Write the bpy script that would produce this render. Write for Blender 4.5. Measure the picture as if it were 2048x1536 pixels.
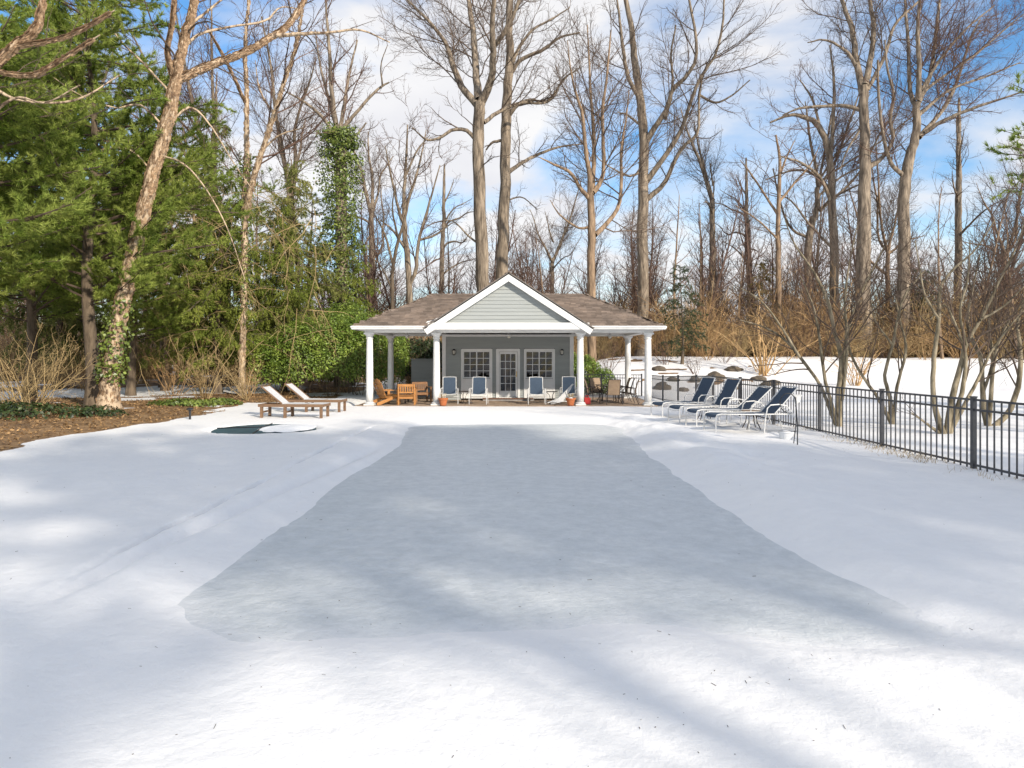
import bpy, math, random
import numpy as np
from mathutils import Vector, Matrix

for o in list(bpy.data.objects):
    bpy.data.objects.remove(o)
sc = bpy.context.scene
COL = sc.collection
R_ = math.radians

# ------------------------------------------------------------------ camera
CAM_H = 1.9
FPX = 1365.0            # focal length in photograph pixels (2048 wide)
HOR = 713.0             # horizon row in the photograph
cam_d = bpy.data.cameras.new('camera')
cam = bpy.data.objects.new('camera', cam_d)
COL.objects.link(cam)
cam.location = (0, 0, CAM_H)
cam.rotation_euler = (R_(90), 0, 0)
cam_d.sensor_width = 36.0
cam_d.lens = FPX * 36.0 / 2048.0
cam_d.shift_y = -(768 - HOR) / 2048.0
cam_d.clip_start = 0.1
cam_d.clip_end = 4000
sc.camera = cam

# ------------------------------------------------------------------ light
SUN_EL, SUN_AZ = 27.0, 39.0         # azimuth: degrees to the right of straight behind the camera
sx = math.sin(R_(SUN_AZ)) * math.cos(R_(SUN_EL))
sy = -math.cos(R_(SUN_AZ)) * math.cos(R_(SUN_EL))
sz = math.sin(R_(SUN_EL))
SUN_DIR = Vector((sx, sy, sz))
sun_d = bpy.data.lights.new('sun', 'SUN')
sun_d.energy = 4.7
sun_d.angle = R_(1.0)
sun_d.color = (1.0, 0.90, 0.76)
sun = bpy.data.objects.new('sun', sun_d)
COL.objects.link(sun)
sun.location = (30, -30, 40)
sun.rotation_euler = (-SUN_DIR).to_track_quat('-Z', 'Y').to_euler()

world = bpy.data.worlds.new('World')
sc.world = world
world.use_nodes = True
wn, wl = world.node_tree.nodes, world.node_tree.links
wn.clear()
w_out = wn.new('ShaderNodeOutputWorld')
w_sky = wn.new('ShaderNodeTexSky')
w_sky.sky_type = 'NISHITA'
w_sky.sun_disc = False
w_sky.sun_elevation = R_(SUN_EL)
w_sky.sun_rotation = R_(180 - SUN_AZ)
w_sky.altitude = 0.0
w_sky.air_density = 1.0
w_sky.dust_density = 0.2
w_sky.ozone_density = 1.5
w_bg = wn.new('ShaderNodeBackground')
w_bg.inputs['Strength'].default_value = 0.15
w_hs = wn.new('ShaderNodeHueSaturation')
w_hs.inputs['Saturation'].default_value = 1.38
w_hs.inputs['Value'].default_value = 1.3
wl.new(w_sky.outputs[0], w_hs.inputs['Color'])
wl.new(w_hs.outputs[0], w_bg.inputs['Color'])
# a deck of broken cloud: noise on the plane the view direction meets overhead
w_tc = wn.new('ShaderNodeTexCoord')
w_sep = wn.new('ShaderNodeSeparateXYZ')
wl.new(w_tc.outputs['Generated'], w_sep.inputs[0])
def wmath(op, a, b=None, c=None):
    n = wn.new('ShaderNodeMath'); n.operation = op
    for i, v in enumerate((a, b, c)):
        if v is None: continue
        if isinstance(v, (int, float)): n.inputs[i].default_value = v
        else: wl.new(v, n.inputs[i])
    return n.outputs[0]
zz = wmath('ADD', wmath('MAXIMUM', w_sep.outputs['Z'], 0.0), 0.32)
cu = wmath('DIVIDE', w_sep.outputs['X'], zz)
cv = wmath('DIVIDE', w_sep.outputs['Y'], zz)
w_cmb = wn.new('ShaderNodeCombineXYZ')
wl.new(cu, w_cmb.inputs[0]); wl.new(cv, w_cmb.inputs[1])
CLOUD_OFF = (7.7, 4.1, 0.0)
w_map = wn.new('ShaderNodeMapping')
w_map.inputs['Location'].default_value = CLOUD_OFF
w_map.inputs['Scale'].default_value = (1.0, 1.25, 1.0)
wl.new(w_cmb.outputs[0], w_map.inputs[0])
w_n1 = wn.new('ShaderNodeTexNoise')
w_n1.inputs['Scale'].default_value = 1.25
w_n1.inputs['Detail'].default_value = 9.0
w_n1.inputs['Roughness'].default_value = 0.52
w_n1.inputs['Distortion'].default_value = 0.25
wl.new(w_map.outputs[0], w_n1.inputs['Vector'])
w_rmp = wn.new('ShaderNodeValToRGB')
w_rmp.color_ramp.elements[0].position = 0.40
w_rmp.color_ramp.elements[1].position = 0.55
wl.new(w_n1.outputs['Fac'], w_rmp.inputs['Fac'])
w_n2 = wn.new('ShaderNodeTexNoise')
w_n2.inputs['Scale'].default_value = 3.1
w_n2.inputs['Detail'].default_value = 6.0
wl.new(w_map.outputs[0], w_n2.inputs['Vector'])
w_crm = wn.new('ShaderNodeValToRGB')
w_crm.color_ramp.elements[0].position = 0.3
w_crm.color_ramp.elements[0].color = (0.83, 0.825, 0.86, 1)
w_crm.color_ramp.elements[1].position = 0.7
w_crm.color_ramp.elements[1].color = (1.0, 0.985, 0.97, 1)
wl.new(w_n2.outputs['Fac'], w_crm.inputs['Fac'])
w_cl = wn.new('ShaderNodeBackground')
w_cl.inputs['Strength'].default_value = 0.95
wl.new(w_crm.outputs['Color'], w_cl.inputs['Color'])
w_mix = wn.new('ShaderNodeMixShader')
# thin haze of cloud everywhere, thicker towards the horizon
hz = wmath('SUBTRACT', 0.62, wmath('MULTIPLY', w_sep.outputs['Z'], 2.2))
hz = wmath('MAXIMUM', hz, 0.06)
fac = wmath('MAXIMUM', wmath('MULTIPLY', w_rmp.outputs['Color'], 0.97), hz)
wl.new(fac, w_mix.inputs['Fac'])
wl.new(w_bg.outputs[0], w_mix.inputs[1])
wl.new(w_cl.outputs[0], w_mix.inputs[2])
wl.new(w_mix.outputs[0], w_out.inputs['Surface'])

sc.view_settings.view_transform = 'Standard'
sc.view_settings.look = 'None'
sc.view_settings.gamma = 1.0
sc.view_settings.exposure = 0.12
sc.view_settings.use_curve_mapping = False
sc.render.engine = 'CYCLES'
sc.cycles.max_bounces = 5
sc.cycles.diffuse_bounces = 2
sc.cycles.glossy_bounces = 3
sc.cycles.transmission_bounces = 4
sc.cycles.transparent_max_bounces = 8
sc.cycles.caustics_reflective = False
sc.cycles.caustics_refractive = False
sc.cycles.use_denoising = True

rng = np.random.default_rng(7)
random.seed(7)

# ------------------------------------------------------------------ helpers
def at(px, py, Y):
    """photograph pixel at distance Y -> world point"""
    return np.array([(px - 1024.0) * Y / FPX, Y, CAM_H - (py - HOR) * Y / FPX])

def sstep(a, b, x):
    t = np.clip((x - a) / (b - a), 0, 1)
    return t * t * (3 - 2 * t)

def _hash(ix, iy, s):
    h = np.sin(ix * 127.1 + iy * 311.7 + s * 74.7) * 43758.5453
    return h - np.floor(h)

def vnoise(x, y, s=0):
    x = np.asarray(x, float); y = np.asarray(y, float)
    ix, iy = np.floor(x), np.floor(y)
    fx, fy = x - ix, y - iy
    fx = fx * fx * (3 - 2 * fx); fy = fy * fy * (3 - 2 * fy)
    a = _hash(ix, iy, s); b = _hash(ix + 1, iy, s)
    c = _hash(ix, iy + 1, s); d = _hash(ix + 1, iy + 1, s)
    return (a * (1 - fx) + b * fx) * (1 - fy) + (c * (1 - fx) + d * fx) * fy

def fbm(x, y, s=0, o=4):
    v = 0; a = 0.5
    for i in range(o):
        v = v + a * (vnoise(x, y, s + i * 3.3) - 0.5)
        x = x * 2.03 + 7.1; y = y * 2.03 + 3.7; a *= 0.5
    return v

def tag(o, label=None, cat=None, group=None, kind=None):
    if label: o['label'] = label
    if cat: o['category'] = cat
    if group: o['group'] = group
    if kind: o['kind'] = kind
    return o

def empty(name, loc=(0, 0, 0), rz=0.0):
    o = bpy.data.objects.new(name, None)
    o.empty_display_size = 0.2
    COL.objects.link(o)
    o.location = loc
    o.rotation_euler = (0, 0, rz)
    return o

def np_mesh(name, V, Q=None, T=None, mat=None, parent=None, smooth=False, world=True):
    V = np.asarray(V, np.float32).reshape(-1, 3)
    if parent is not None and world:
        V = V - np.array(parent_origin(parent), np.float32)
    me = bpy.data.meshes.new(name)
    idx, tot = [], []
    if Q is not None and len(Q):
        Q = np.asarray(Q, np.int32).reshape(-1, 4); idx.append(Q.ravel()); tot.append(np.full(len(Q), 4, np.int32))
    if T is not None and len(T):
        T = np.asarray(T, np.int32).reshape(-1, 3); idx.append(T.ravel()); tot.append(np.full(len(T), 3, np.int32))
    idx = np.concatenate(idx); tot = np.concatenate(tot)
    me.vertices.add(len(V)); me.vertices.foreach_set('co', V.ravel())
    me.loops.add(len(idx)); me.loops.foreach_set('vertex_index', idx)
    me.polygons.add(len(tot))
    st = np.zeros(len(tot), np.int32); st[1:] = np.cumsum(tot)[:-1]
    me.polygons.foreach_set('loop_start', st)
    me.polygons.foreach_set('loop_total', tot)
    me.polygons.foreach_set('use_smooth', np.full(len(tot), smooth, bool))
    me.update(calc_edges=True)
    me.validate()
    o = bpy.data.objects.new(name, me)
    COL.objects.link(o)
    if mat is not None: me.materials.append(mat)
    if parent is not None: o.parent = parent
    return o

def parent_origin(p):
    v = Vector(p.location)
    while p.parent is not None:
        p = p.parent; v = v + Vector(p.location)
    return v

def copy_tree(o, parent=None):
    c = o.copy(); COL.objects.link(c)
    c.parent = parent
    for ch in list(o.children): copy_tree(ch, c)
    return c

class MB:
    """collects boxes, bars, tubes, lathes; build() links them as one mesh object"""
    def __init__(s): s.v, s.f = [], []
    def add(s, vs, fs):
        n = len(s.v); s.v += [tuple(v) for v in vs]; s.f += [tuple(i + n for i in f) for f in fs]; return s
    def box(s, x0, x1, y0, y1, z0, z1):
        return s.add([(x0,y0,z0),(x1,y0,z0),(x1,y1,z0),(x0,y1,z0),(x0,y0,z1),(x1,y0,z1),(x1,y1,z1),(x0,y1,z1)],
                     [(0,3,2,1),(4,5,6,7),(0,1,5,4),(1,2,6,5),(2,3,7,6),(3,0,4,7)])
    def beam(s, p, q, w, h, up=(0, 0, 1)):
        p, q = Vector(p), Vector(q); t = (q - p).normalized(); up = Vector(up)
        a = t.cross(up)
        if a.length < 1e-4: a = t.cross(Vector((0, 1, 0)))
        a.normalize(); b = a.cross(t).normalized()
        vs = []
        for c in (p, q):
            for i, j in ((-1,-1),(1,-1),(1,1),(-1,1)):
                vs.append(c + a * (i * w / 2) + b * (j * h / 2))
        return s.add(vs, [(0,1,2,3),(7,6,5,4),(0,4,5,1),(1,5,6,2),(2,6,7,3),(3,7,4,0)])
    def tube(s, pts, r, n=6):
        pts = [Vector(p) for p in pts]
        rs = r if isinstance(r, (list, tuple)) else [r] * len(pts)
        ref = Vector((0.31, 0.17, 0.93)); vs = []; fs = []
        for k, p in enumerate(pts):
            t = (pts[min(k+1, len(pts)-1)] - pts[max(k-1, 0)]).normalized()
            u = (ref - t * ref.dot(t))
            if u.length < 0.15: u = Vector((1, 0, 0)) - t * t.x
            u.normalize(); w = t.cross(u)
            for i in range(n):
                a = 2 * math.pi * i / n
                vs.append(p + (u * math.cos(a) + w * math.sin(a)) * rs[k])
        for k in range(len(pts) - 1):
            for i in range(n):
                j = (i + 1) % n
                fs.append((k*n+i, k*n+j, (k+1)*n+j, (k+1)*n+i))
        fs.append(tuple(range(n - 1, -1, -1))); b = (len(pts) - 1) * n
        fs.append(tuple(b + i for i in range(n)))
        return s.add(vs, fs)
    def lathe(s, prof, c=(0, 0, 0), n=16, cap=True):
        vs, fs = [], []
        for r, z in prof:
            for i in range(n):
                a = 2 * math.pi * i / n
                vs.append((c[0] + r * math.cos(a), c[1] + r * math.sin(a), c[2] + z))
        for k in range(len(prof) - 1):
            for i in range(n):
                j = (i + 1) % n
                fs.append((k*n+i, k*n+j, (k+1)*n+j, (k+1)*n+i))
        if cap:
            fs.append(tuple(range(n - 1, -1, -1))); b = (len(prof) - 1) * n
            fs.append(tuple(b + i for i in range(n)))
        return s.add(vs, fs)
    def slab(s, poly, off):
        """polygon extruded by vector off"""
        poly = [Vector(p) for p in poly]; off = Vector(off); n = len(poly)
        vs = poly + [p + off for p in poly]
        fs = [tuple(range(n)), tuple(range(2*n - 1, n - 1, -1))]
        for i in range(n):
            j = (i + 1) % n; fs.append((i, i + n, j + n, j))
        return s.add(vs, fs)
    def build(s, name, mat, parent=None, world=False, smooth=False, bevel=0):
        v = s.v
        if parent is not None and world:
            po = parent_origin(parent); v = [(a - po.x, b - po.y, c - po.z) for a, b, c in v]
        me = bpy.data.meshes.new(name); me.from_pydata(v, [], s.f); me.update()
        import bmesh
        bm = bmesh.new(); bm.from_mesh(me); bmesh.ops.recalc_face_normals(bm, faces=bm.faces)
        if bevel: bmesh.ops.bevel(bm, geom=list(bm.edges), offset=bevel, segments=1, affect='EDGES', clamp_overlap=True)
        bm.to_mesh(me); bm.free()
        if smooth:
            me.polygons.foreach_set('use_smooth', [True] * len(me.polygons))
        me.materials.append(mat)
        o = bpy.data.objects.new(name, me); COL.objects.link(o)
        if parent is not None: o.parent = parent
        return o

# ------------------------------------------------------------------ materials
M = {}
def new_mat(name):
    m = bpy.data.materials.new(name); m.use_nodes = True
    nt = m.node_tree; nt.nodes.clear()
    out = nt.nodes.new('ShaderNodeOutputMaterial')
    return m, nt.nodes, nt.links, out

def surf(name, c1, c2=None, scale=6.0, rough=0.6, bump=0.0, bscale=None, stretch=(1, 1, 1), island=0.0, metal=0.0,
         lo=0.35, hi=0.65, spec=0.4, coords='Object', detail=6.0, transl=0.0, bdist=0.02):
    m, N, L, out = new_mat(name)
    b = N.new('ShaderNodeBsdfPrincipled')
    b.inputs['Roughness'].default_value = rough
    b.inputs['Metallic'].default_value = metal
    b.inputs['Specular IOR Level'].default_value = spec
    tc = N.new('ShaderNodeTexCoord'); mp = N.new('ShaderNodeMapping')
    mp.inputs['Scale'].default_value = stretch
    L.new(tc.outputs[coords], mp.inputs[0])
    n = N.new('ShaderNodeTexNoise'); n.inputs['Scale'].default_value = scale; n.inputs['Detail'].default_value = detail
    n.inputs['Roughness'].default_value = 0.6
    L.new(mp.outputs[0], n.inputs['Vector'])
    r = N.new('ShaderNodeValToRGB')
    r.color_ramp.elements[0].position = lo; r.color_ramp.elements[1].position = hi
    c2 = c2 or tuple(x * 0.8 for x in c1)
    r.color_ramp.elements[0].color = (*c1, 1); r.color_ramp.elements[1].color = (*c2, 1)
    L.new(n.outputs['Fac'], r.inputs['Fac'])
    colr = r.outputs['Color']
    if island:
        g = N.new('ShaderNodeNewGeometry')
        mr = N.new('ShaderNodeMapRange')
        mr.inputs['To Min'].default_value = 1 - island; mr.inputs['To Max'].default_value = 1 + island
        L.new(g.outputs['Random Per Island'], mr.inputs['Value'])
        h = N.new('ShaderNodeHueSaturation')
        L.new(mr.outputs[0], h.inputs['Value']); L.new(colr, h.inputs['Color'])
        colr = h.outputs['Color']
    L.new(colr, b.inputs['Base Color'])
    if bump:
        n2 = N.new('ShaderNodeTexNoise'); n2.inputs['Scale'].default_value = bscale or scale * 3; n2.inputs['Detail'].default_value = 5
        L.new(mp.outputs[0], n2.inputs['Vector'])
        bp = N.new('ShaderNodeBump'); bp.inputs['Strength'].default_value = bump; bp.inputs['Distance'].default_value = bdist
        L.new(n2.outputs['Fac'], bp.inputs['Height']); L.new(bp.outputs[0], b.inputs['Normal'])
    if transl:
        t = N.new('ShaderNodeBsdfTranslucent'); mx = N.new('ShaderNodeMixShader')
        mx.inputs['Fac'].default_value = transl
        L.new(colr, t.inputs['Color']); L.new(b.outputs[0], mx.inputs[1]); L.new(t.outputs[0], mx.inputs[2])
        L.new(mx.outputs[0], out.inputs['Surface'])
    else:
        L.new(b.outputs[0], out.inputs['Surface'])
    M[name] = m
    return m

surf('white_paint', (0.80, 0.80, 0.79), (0.72, 0.72, 0.70), 3, 0.45, 0.05, 40)
surf('white_metal', (0.70, 0.70, 0.69), (0.58, 0.58, 0.57), 8, 0.35)
surf('siding', (0.345, 0.365, 0.355), (0.305, 0.325, 0.318), 2.5, 0.6, 0.12, 60, (0.3, 1, 4), island=0.04)
surf('shingle', (0.27, 0.21, 0.168), (0.17, 0.135, 0.111), 1.6, 0.9, 0.5, 90, island=0.26, spec=0.2)
surf('roof_deck', (0.19, 0.175, 0.165), None, 4, 0.9)
surf('ceiling_paint', (0.74, 0.74, 0.73), (0.68, 0.68, 0.68), 1, 0.6)
surf('paver', (0.36, 0.27, 0.19), (0.24, 0.17, 0.12), 5, 0.85, 0.3, 40, island=0.15)
surf('concrete', (0.33, 0.31, 0.29), (0.25, 0.23, 0.22), 4, 0.9, 0.3)
surf('brick', (0.22, 0.11, 0.07), (0.15, 0.08, 0.055), 9, 0.9, 0.3, island=0.2)
surf('cedar', (0.50, 0.24, 0.075), (0.36, 0.155, 0.045), 5, 0.5, 0.15, 50, (1, 1, 8), island=0.12)
surf('cedar_shaded', (0.28, 0.14, 0.06), (0.20, 0.10, 0.045), 5, 0.55, 0.15, 50, (1, 1, 8), island=0.12)  # same cedar with the porch shade put into its colour
surf('teak', (0.23, 0.135, 0.075), (0.15, 0.088, 0.05), 6, 0.65, 0.2, 60, (0.4, 4, 4), island=0.1)
surf('sling_blue', (0.042, 0.070, 0.112), (0.032, 0.055, 0.092), 30, 0.7, 0.2, 300)
surf('sling_white', (0.62, 0.62, 0.62), (0.52, 0.53, 0.54), 9, 0.7, 0.2, 300)
surf('sling_tan', (0.36, 0.26, 0.17), (0.30, 0.21, 0.14), 9, 0.7, 0.2, 300)
surf('bronze_metal', (0.055, 0.042, 0.035), (0.04, 0.03, 0.026), 20, 0.45)
surf('black_metal', (0.022, 0.023, 0.027), (0.03, 0.03, 0.034), 20, 0.4)
surf('fence_metal', (0.045, 0.046, 0.052), (0.075, 0.075, 0.082), 9, 0.35)
surf('brass', (0.55, 0.38, 0.13), None, 20, 0.3, metal=1.0)
surf('terracotta', (0.52, 0.17, 0.06), (0.42, 0.13, 0.05), 7, 0.8, 0.2)
surf('soil', (0.06, 0.045, 0.035), (0.10, 0.075, 0.05), 20, 0.95)
surf('red_plastic', (0.55, 0.04, 0.035), None, 6, 0.4)
surf('white_plastic', (0.75, 0.76, 0.77), (0.66, 0.67, 0.69), 7, 0.4)
surf('spa_cover', (0.040, 0.085, 0.105), (0.055, 0.11, 0.13), 3, 0.5, 0.3, 25)
surf('drape', (0.19, 0.13, 0.09), (0.13, 0.09, 0.06), 4, 0.9)
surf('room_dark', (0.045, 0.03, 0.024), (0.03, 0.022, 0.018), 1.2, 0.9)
surf('rock', (0.085, 0.07, 0.055), (0.15, 0.12, 0.085), 3.5, 0.95, 0.8, 14, bdist=0.05)
surf('bark_gray', (0.085, 0.066, 0.049), (0.36, 0.288, 0.212), 6.0, 0.95, 1.0, 13, (1, 1, 0.16), bdist=0.05)
surf('bark_tan', (0.125, 0.085, 0.056), (0.38, 0.265, 0.17), 6.0, 0.95, 1.0, 13, (1, 1, 0.18), bdist=0.05)
surf('bark_dark', (0.075, 0.056, 0.04), (0.19, 0.145, 0.10), 6.0, 0.95, 0.8, 14, (1, 1, 0.25), bdist=0.04)
surf('bark_birch', (0.12, 0.078, 0.05), (0.56, 0.43, 0.295), 7.0, 0.85, 0.9, 14, (1, 1, 0.5), lo=0.38, hi=0.54, bdist=0.04)
surf('bark_olive', (0.095, 0.078, 0.048), (0.36, 0.30, 0.205), 7.0, 0.9, 0.7, 20, (1, 1, 0.3), lo=0.38, hi=0.66, bdist=0.03)
surf('bark_gold', (0.40, 0.24, 0.10), (0.56, 0.38, 0.19), 6.0, 0.9, 0.4, 20, (1, 1, 0.35), bdist=0.03)
surf('peel', (0.58, 0.42, 0.27), (0.25, 0.15, 0.085), 9.0, 0.9, transl=0.3, island=0.3)
surf('twig', (0.082, 0.060, 0.046), (0.145, 0.106, 0.08), 3.0, 0.9, island=0.25, spec=0.2)
surf('twig_red', (0.10, 0.062, 0.047), (0.165, 0.105, 0.08), 2.0, 0.9, island=0.25, spec=0.2)
surf('twig_tan', (0.44, 0.33, 0.17), (0.33, 0.235, 0.115), 1.5, 0.9, island=0.3, spec=0.2)
surf('twig_rust', (0.30, 0.18, 0.085), (0.46, 0.31, 0.155), 0.7, 0.9, island=0.35, spec=0.2)
surf('twig_far', (0.105, 0.068, 0.053), (0.17, 0.115, 0.092), 0.3, 0.95, island=0.2, spec=0.1)
surf('needle_pine', (0.16, 0.235, 0.034), (0.40, 0.46, 0.11), 0.9, 0.55, island=0.4, transl=0.38, spec=0.25)
surf('needle_spruce', (0.15, 0.205, 0.032), (0.38, 0.42, 0.09), 0.9, 0.6, island=0.45, transl=0.38, spec=0.2)
surf('needle_dull', (0.14, 0.165, 0.04), (0.34, 0.34, 0.105), 0.8, 0.6, island=0.4, transl=0.25, spec=0.2)
surf('needle_brown', (0.15, 0.105, 0.04), (0.20, 0.16, 0.07), 0.8, 0.7, island=0.4, transl=0.2, spec=0.2)
surf('leaf_hedge', (0.10, 0.18, 0.024), (0.29, 0.37, 0.065), 1.6, 0.42, island=0.45, transl=0.22, spec=0.5)
surf('leaf_ivy', (0.065, 0.105, 0.018), (0.22, 0.27, 0.055), 2.0, 0.4, island=0.5, transl=0.18, spec=0.5)
surf('leaf_dark', (0.022, 0.042, 0.012), (0.060, 0.085, 0.025), 2.0, 0.45, island=0.5, transl=0.15, spec=0.5)
surf('dead_leaf', (0.40, 0.25, 0.115), (0.22, 0.135, 0.07), 1.3, 0.9, island=0.4, transl=0.1, spec=0.2)
surf('debris', (0.07, 0.05, 0.035), (0.13, 0.095, 0.06), 8, 0.9, spec=0.1)
surf('lamp_glass', (0.75, 0.72, 0.62), None, 5, 0.2)

# glass that lets the room show and mirrors the yard
m, N, L, out = new_mat('pane_glass'); M['pane_glass'] = m
tr = N.new('ShaderNodeBsdfTransparent'); tr.inputs['Color'].default_value = (0.82, 0.85, 0.86, 1)
gl = N.new('ShaderNodeBsdfGlossy'); gl.inputs['Roughness'].default_value = 0.03
fr = N.new('ShaderNodeFresnel'); fr.inputs['IOR'].default_value = 1.6
mx = N.new('ShaderNodeMixShader')
L.new(fr.outputs[0], mx.inputs['Fac']); L.new(tr.outputs[0], mx.inputs[1]); L.new(gl.outputs[0], mx.inputs[2])
L.new(mx.outputs[0], out.inputs['Surface'])
m, N, L, out = new_mat('table_glass'); M['table_glass'] = m
tr = N.new('ShaderNodeBsdfTransparent'); tr.inputs['Color'].default_value = (0.55, 0.60, 0.60, 1)
gl = N.new('ShaderNodeBsdfGlossy'); gl.inputs['Roughness'].default_value = 0.06
mx = N.new('ShaderNodeMixShader'); fr = N.new('ShaderNodeFresnel'); fr.inputs['IOR'].default_value = 1.5
L.new(fr.outputs[0], mx.inputs['Fac']); L.new(tr.outputs[0], mx.inputs[1]); L.new(gl.outputs[0], mx.inputs[2])
L.new(mx.outputs[0], out.inputs['Surface'])

def snow_mat(name, base, dark, bare=False, dscale=3.0, rough=0.65, grain=0.25, lo=0.35, hi=0.7, rim=False):
    m, N, L, out = new_mat(name); M[name] = m
    b = N.new('ShaderNodeBsdfPrincipled'); b.inputs['Roughness'].default_value = rough
    b.inputs['Specular IOR Level'].default_value = 0.25
    tc = N.new('ShaderNodeTexCoord')
    n = N.new('ShaderNodeTexNoise'); n.inputs['Scale'].default_value = dscale; n.inputs['Detail'].default_value = 8
    n.inputs['Roughness'].default_value = 0.65
    L.new(tc.outputs['Object'], n.inputs['Vector'])
    r = N.new('ShaderNodeValToRGB'); r.color_ramp.elements[0].position = lo; r.color_ramp.elements[1].position = hi
    r.color_ramp.elements[0].color = (*dark, 1); r.color_ramp.elements[1].color = (*base, 1)
    L.new(n.outputs['Fac'], r.inputs['Fac'])
    colr = r.outputs['Color']
    n2 = N.new('ShaderNodeTexNoise'); n2.inputs['Scale'].default_value = 42; n2.inputs['Detail'].default_value = 6; n2.inputs['Roughness'].default_value = 0.7
    n3 = N.new('ShaderNodeTexNoise'); n3.inputs['Scale'].default_value = 7; n3.inputs['Detail'].default_value = 5
    L.new(tc.outputs['Object'], n2.inputs['Vector']); L.new(tc.outputs['Object'], n3.inputs['Vector'])
    ma = N.new('ShaderNodeMath'); ma.operation = 'MULTIPLY_ADD'; ma.inputs[1].default_value = 0.30
    L.new(n2.outputs['Fac'], ma.inputs[0]); L.new(n3.outputs['Fac'], ma.inputs[2])
    bp = N.new('ShaderNodeBump'); bp.inputs['Strength'].default_value = grain; bp.inputs['Distance'].default_value = 0.06
    L.new(ma.outputs[0], bp.inputs['Height']); L.new(bp.outputs[0], b.inputs['Normal'])
    if bare:
        a = N.new('ShaderNodeAttribute'); a.attribute_name = 'bare'
        nn = N.new('ShaderNodeTexNoise'); nn.inputs['Scale'].default_value = 1.3; nn.inputs['Detail'].default_value = 8
        nn.inputs['Roughness'].default_value = 0.7
        L.new(tc.outputs['Object'], nn.inputs['Vector'])
        ad = N.new('ShaderNodeMath'); ad.operation = 'MULTIPLY_ADD'; ad.inputs[1].default_value = 0.7
        L.new(nn.outputs['Fac'], ad.inputs[0]); L.new(a.outputs['Fac'], ad.inputs[2])
        rr = N.new('ShaderNodeMapRange'); rr.inputs['From Min'].default_value = 0.80; rr.inputs['From Max'].default_value = 0.88
        L.new(ad.outputs[0], rr.inputs['Value'])
        n5 = N.new('ShaderNodeTexNoise'); n5.inputs['Scale'].default_value = 2.2; n5.inputs['Detail'].default_value = 10
        n5.inputs['Roughness'].default_value = 0.75
        L.new(tc.outputs['Object'], n5.inputs['Vector'])
        r5 = N.new('ShaderNodeValToRGB')
        r5.color_ramp.elements[0].position = 0.34; r5.color_ramp.elements[1].position = 0.66
        r5.color_ramp.elements[0].color = (0.10, 0.066, 0.038, 1); r5.color_ramp.elements[1].color = (0.40, 0.26, 0.135, 1)
        e = r5.color_ramp.elements.new(0.5); e.color = (0.24, 0.148, 0.078, 1)
        L.new(n5.outputs['Fac'], r5.inputs['Fac'])
        mc = N.new('ShaderNodeMix'); mc.data_type = 'RGBA'
        L.new(rr.outputs[0], mc.inputs['Factor']); L.new(colr, mc.inputs[6]); L.new(r5.outputs['Color'], mc.inputs[7])
        colr = mc.outputs[2]
    if rim:
        a = N.new('ShaderNodeAttribute'); a.attribute_name = 'rim'
        nn = N.new('ShaderNodeTexNoise'); nn.inputs['Scale'].default_value = 2.6; nn.inputs['Detail'].default_value = 9
        nn.inputs['Roughness'].default_value = 0.7
        L.new(tc.outputs['Object'], nn.inputs['Vector'])
        ad = N.new('ShaderNodeMath'); ad.operation = 'MULTIPLY_ADD'; ad.inputs[1].default_value = 0.9
        L.new(nn.outputs['Fac'], ad.inputs[0]); L.new(a.outputs['Fac'], ad.inputs[2])
        rr = N.new('ShaderNodeMapRange'); rr.inputs['From Min'].default_value = 0.72; rr.inputs['From Max'].default_value = 1.6
        L.new(ad.outputs[0], rr.inputs['Value'])
        mc = N.new('ShaderNodeMix'); mc.data_type = 'RGBA'
        mc.inputs[7].default_value = (0.86, 0.855, 0.85, 1)
        L.new(rr.outputs[0], mc.inputs['Factor']); L.new(colr, mc.inputs[6])
        colr = mc.outputs[2]
    L.new(colr, b.inputs['Base Color'])
    L.new(b.outputs[0], out.inputs['Surface'])
    return m
snow_mat('snow', (0.88, 0.873, 0.862), (0.83, 0.828, 0.825), bare=True, dscale=2.4, grain=0.36)
snow_mat('slush', (0.685, 0.712, 0.722), (0.56, 0.592, 0.605), dscale=6.0, rough=0.42, grain=0.42, rim=True)
snow_mat('snow_clean', (0.86, 0.865, 0.875), (0.82, 0.83, 0.84), dscale=3)
# ================================================================== the ground
FENCE = lambda y: 7.98 - 0.03 * y           # x of the pool fence at distance y

def pool_sd(x, y):
    nr_ = sstep(8.0, 4.8, y)
    cx, cy, hy, r = 0.06 + 0.05 * nr_, 12.42, 7.42, 1.0
    hx = 2.84 + 0.10 * nr_
    qx = np.abs(x - cx) - hx + r; qy = np.abs(y - cy) - hy + r
    d = np.hypot(np.maximum(qx, 0), np.maximum(qy, 0)) + np.minimum(np.maximum(qx, qy), 0) - r
    near = sstep(8.5, 5.0, y)
    d = d + fbm(x * 1.1, y * 0.8, 5, 4) * (0.09 + 0.34 * near)
    d = d + 0.10 * near * np.sin(x * 1.9 + 0.6)
    d = d - 0.55 * sstep(17, 20, y) * fbm(x * 0.9, y * 0.9, 9, 3)
    # thin wet tail at the near corner on the fence side
    d = np.minimum(d, np.hypot((x - 2.30) / 0.55, (y - 4.95) / 0.22) * 0.3 - 0.26)
    return d

def spa_sd(x, y):
    return np.hypot((x + 6.55) / 1.35, (y - 18.1) / 1.25) - 1.0

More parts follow.
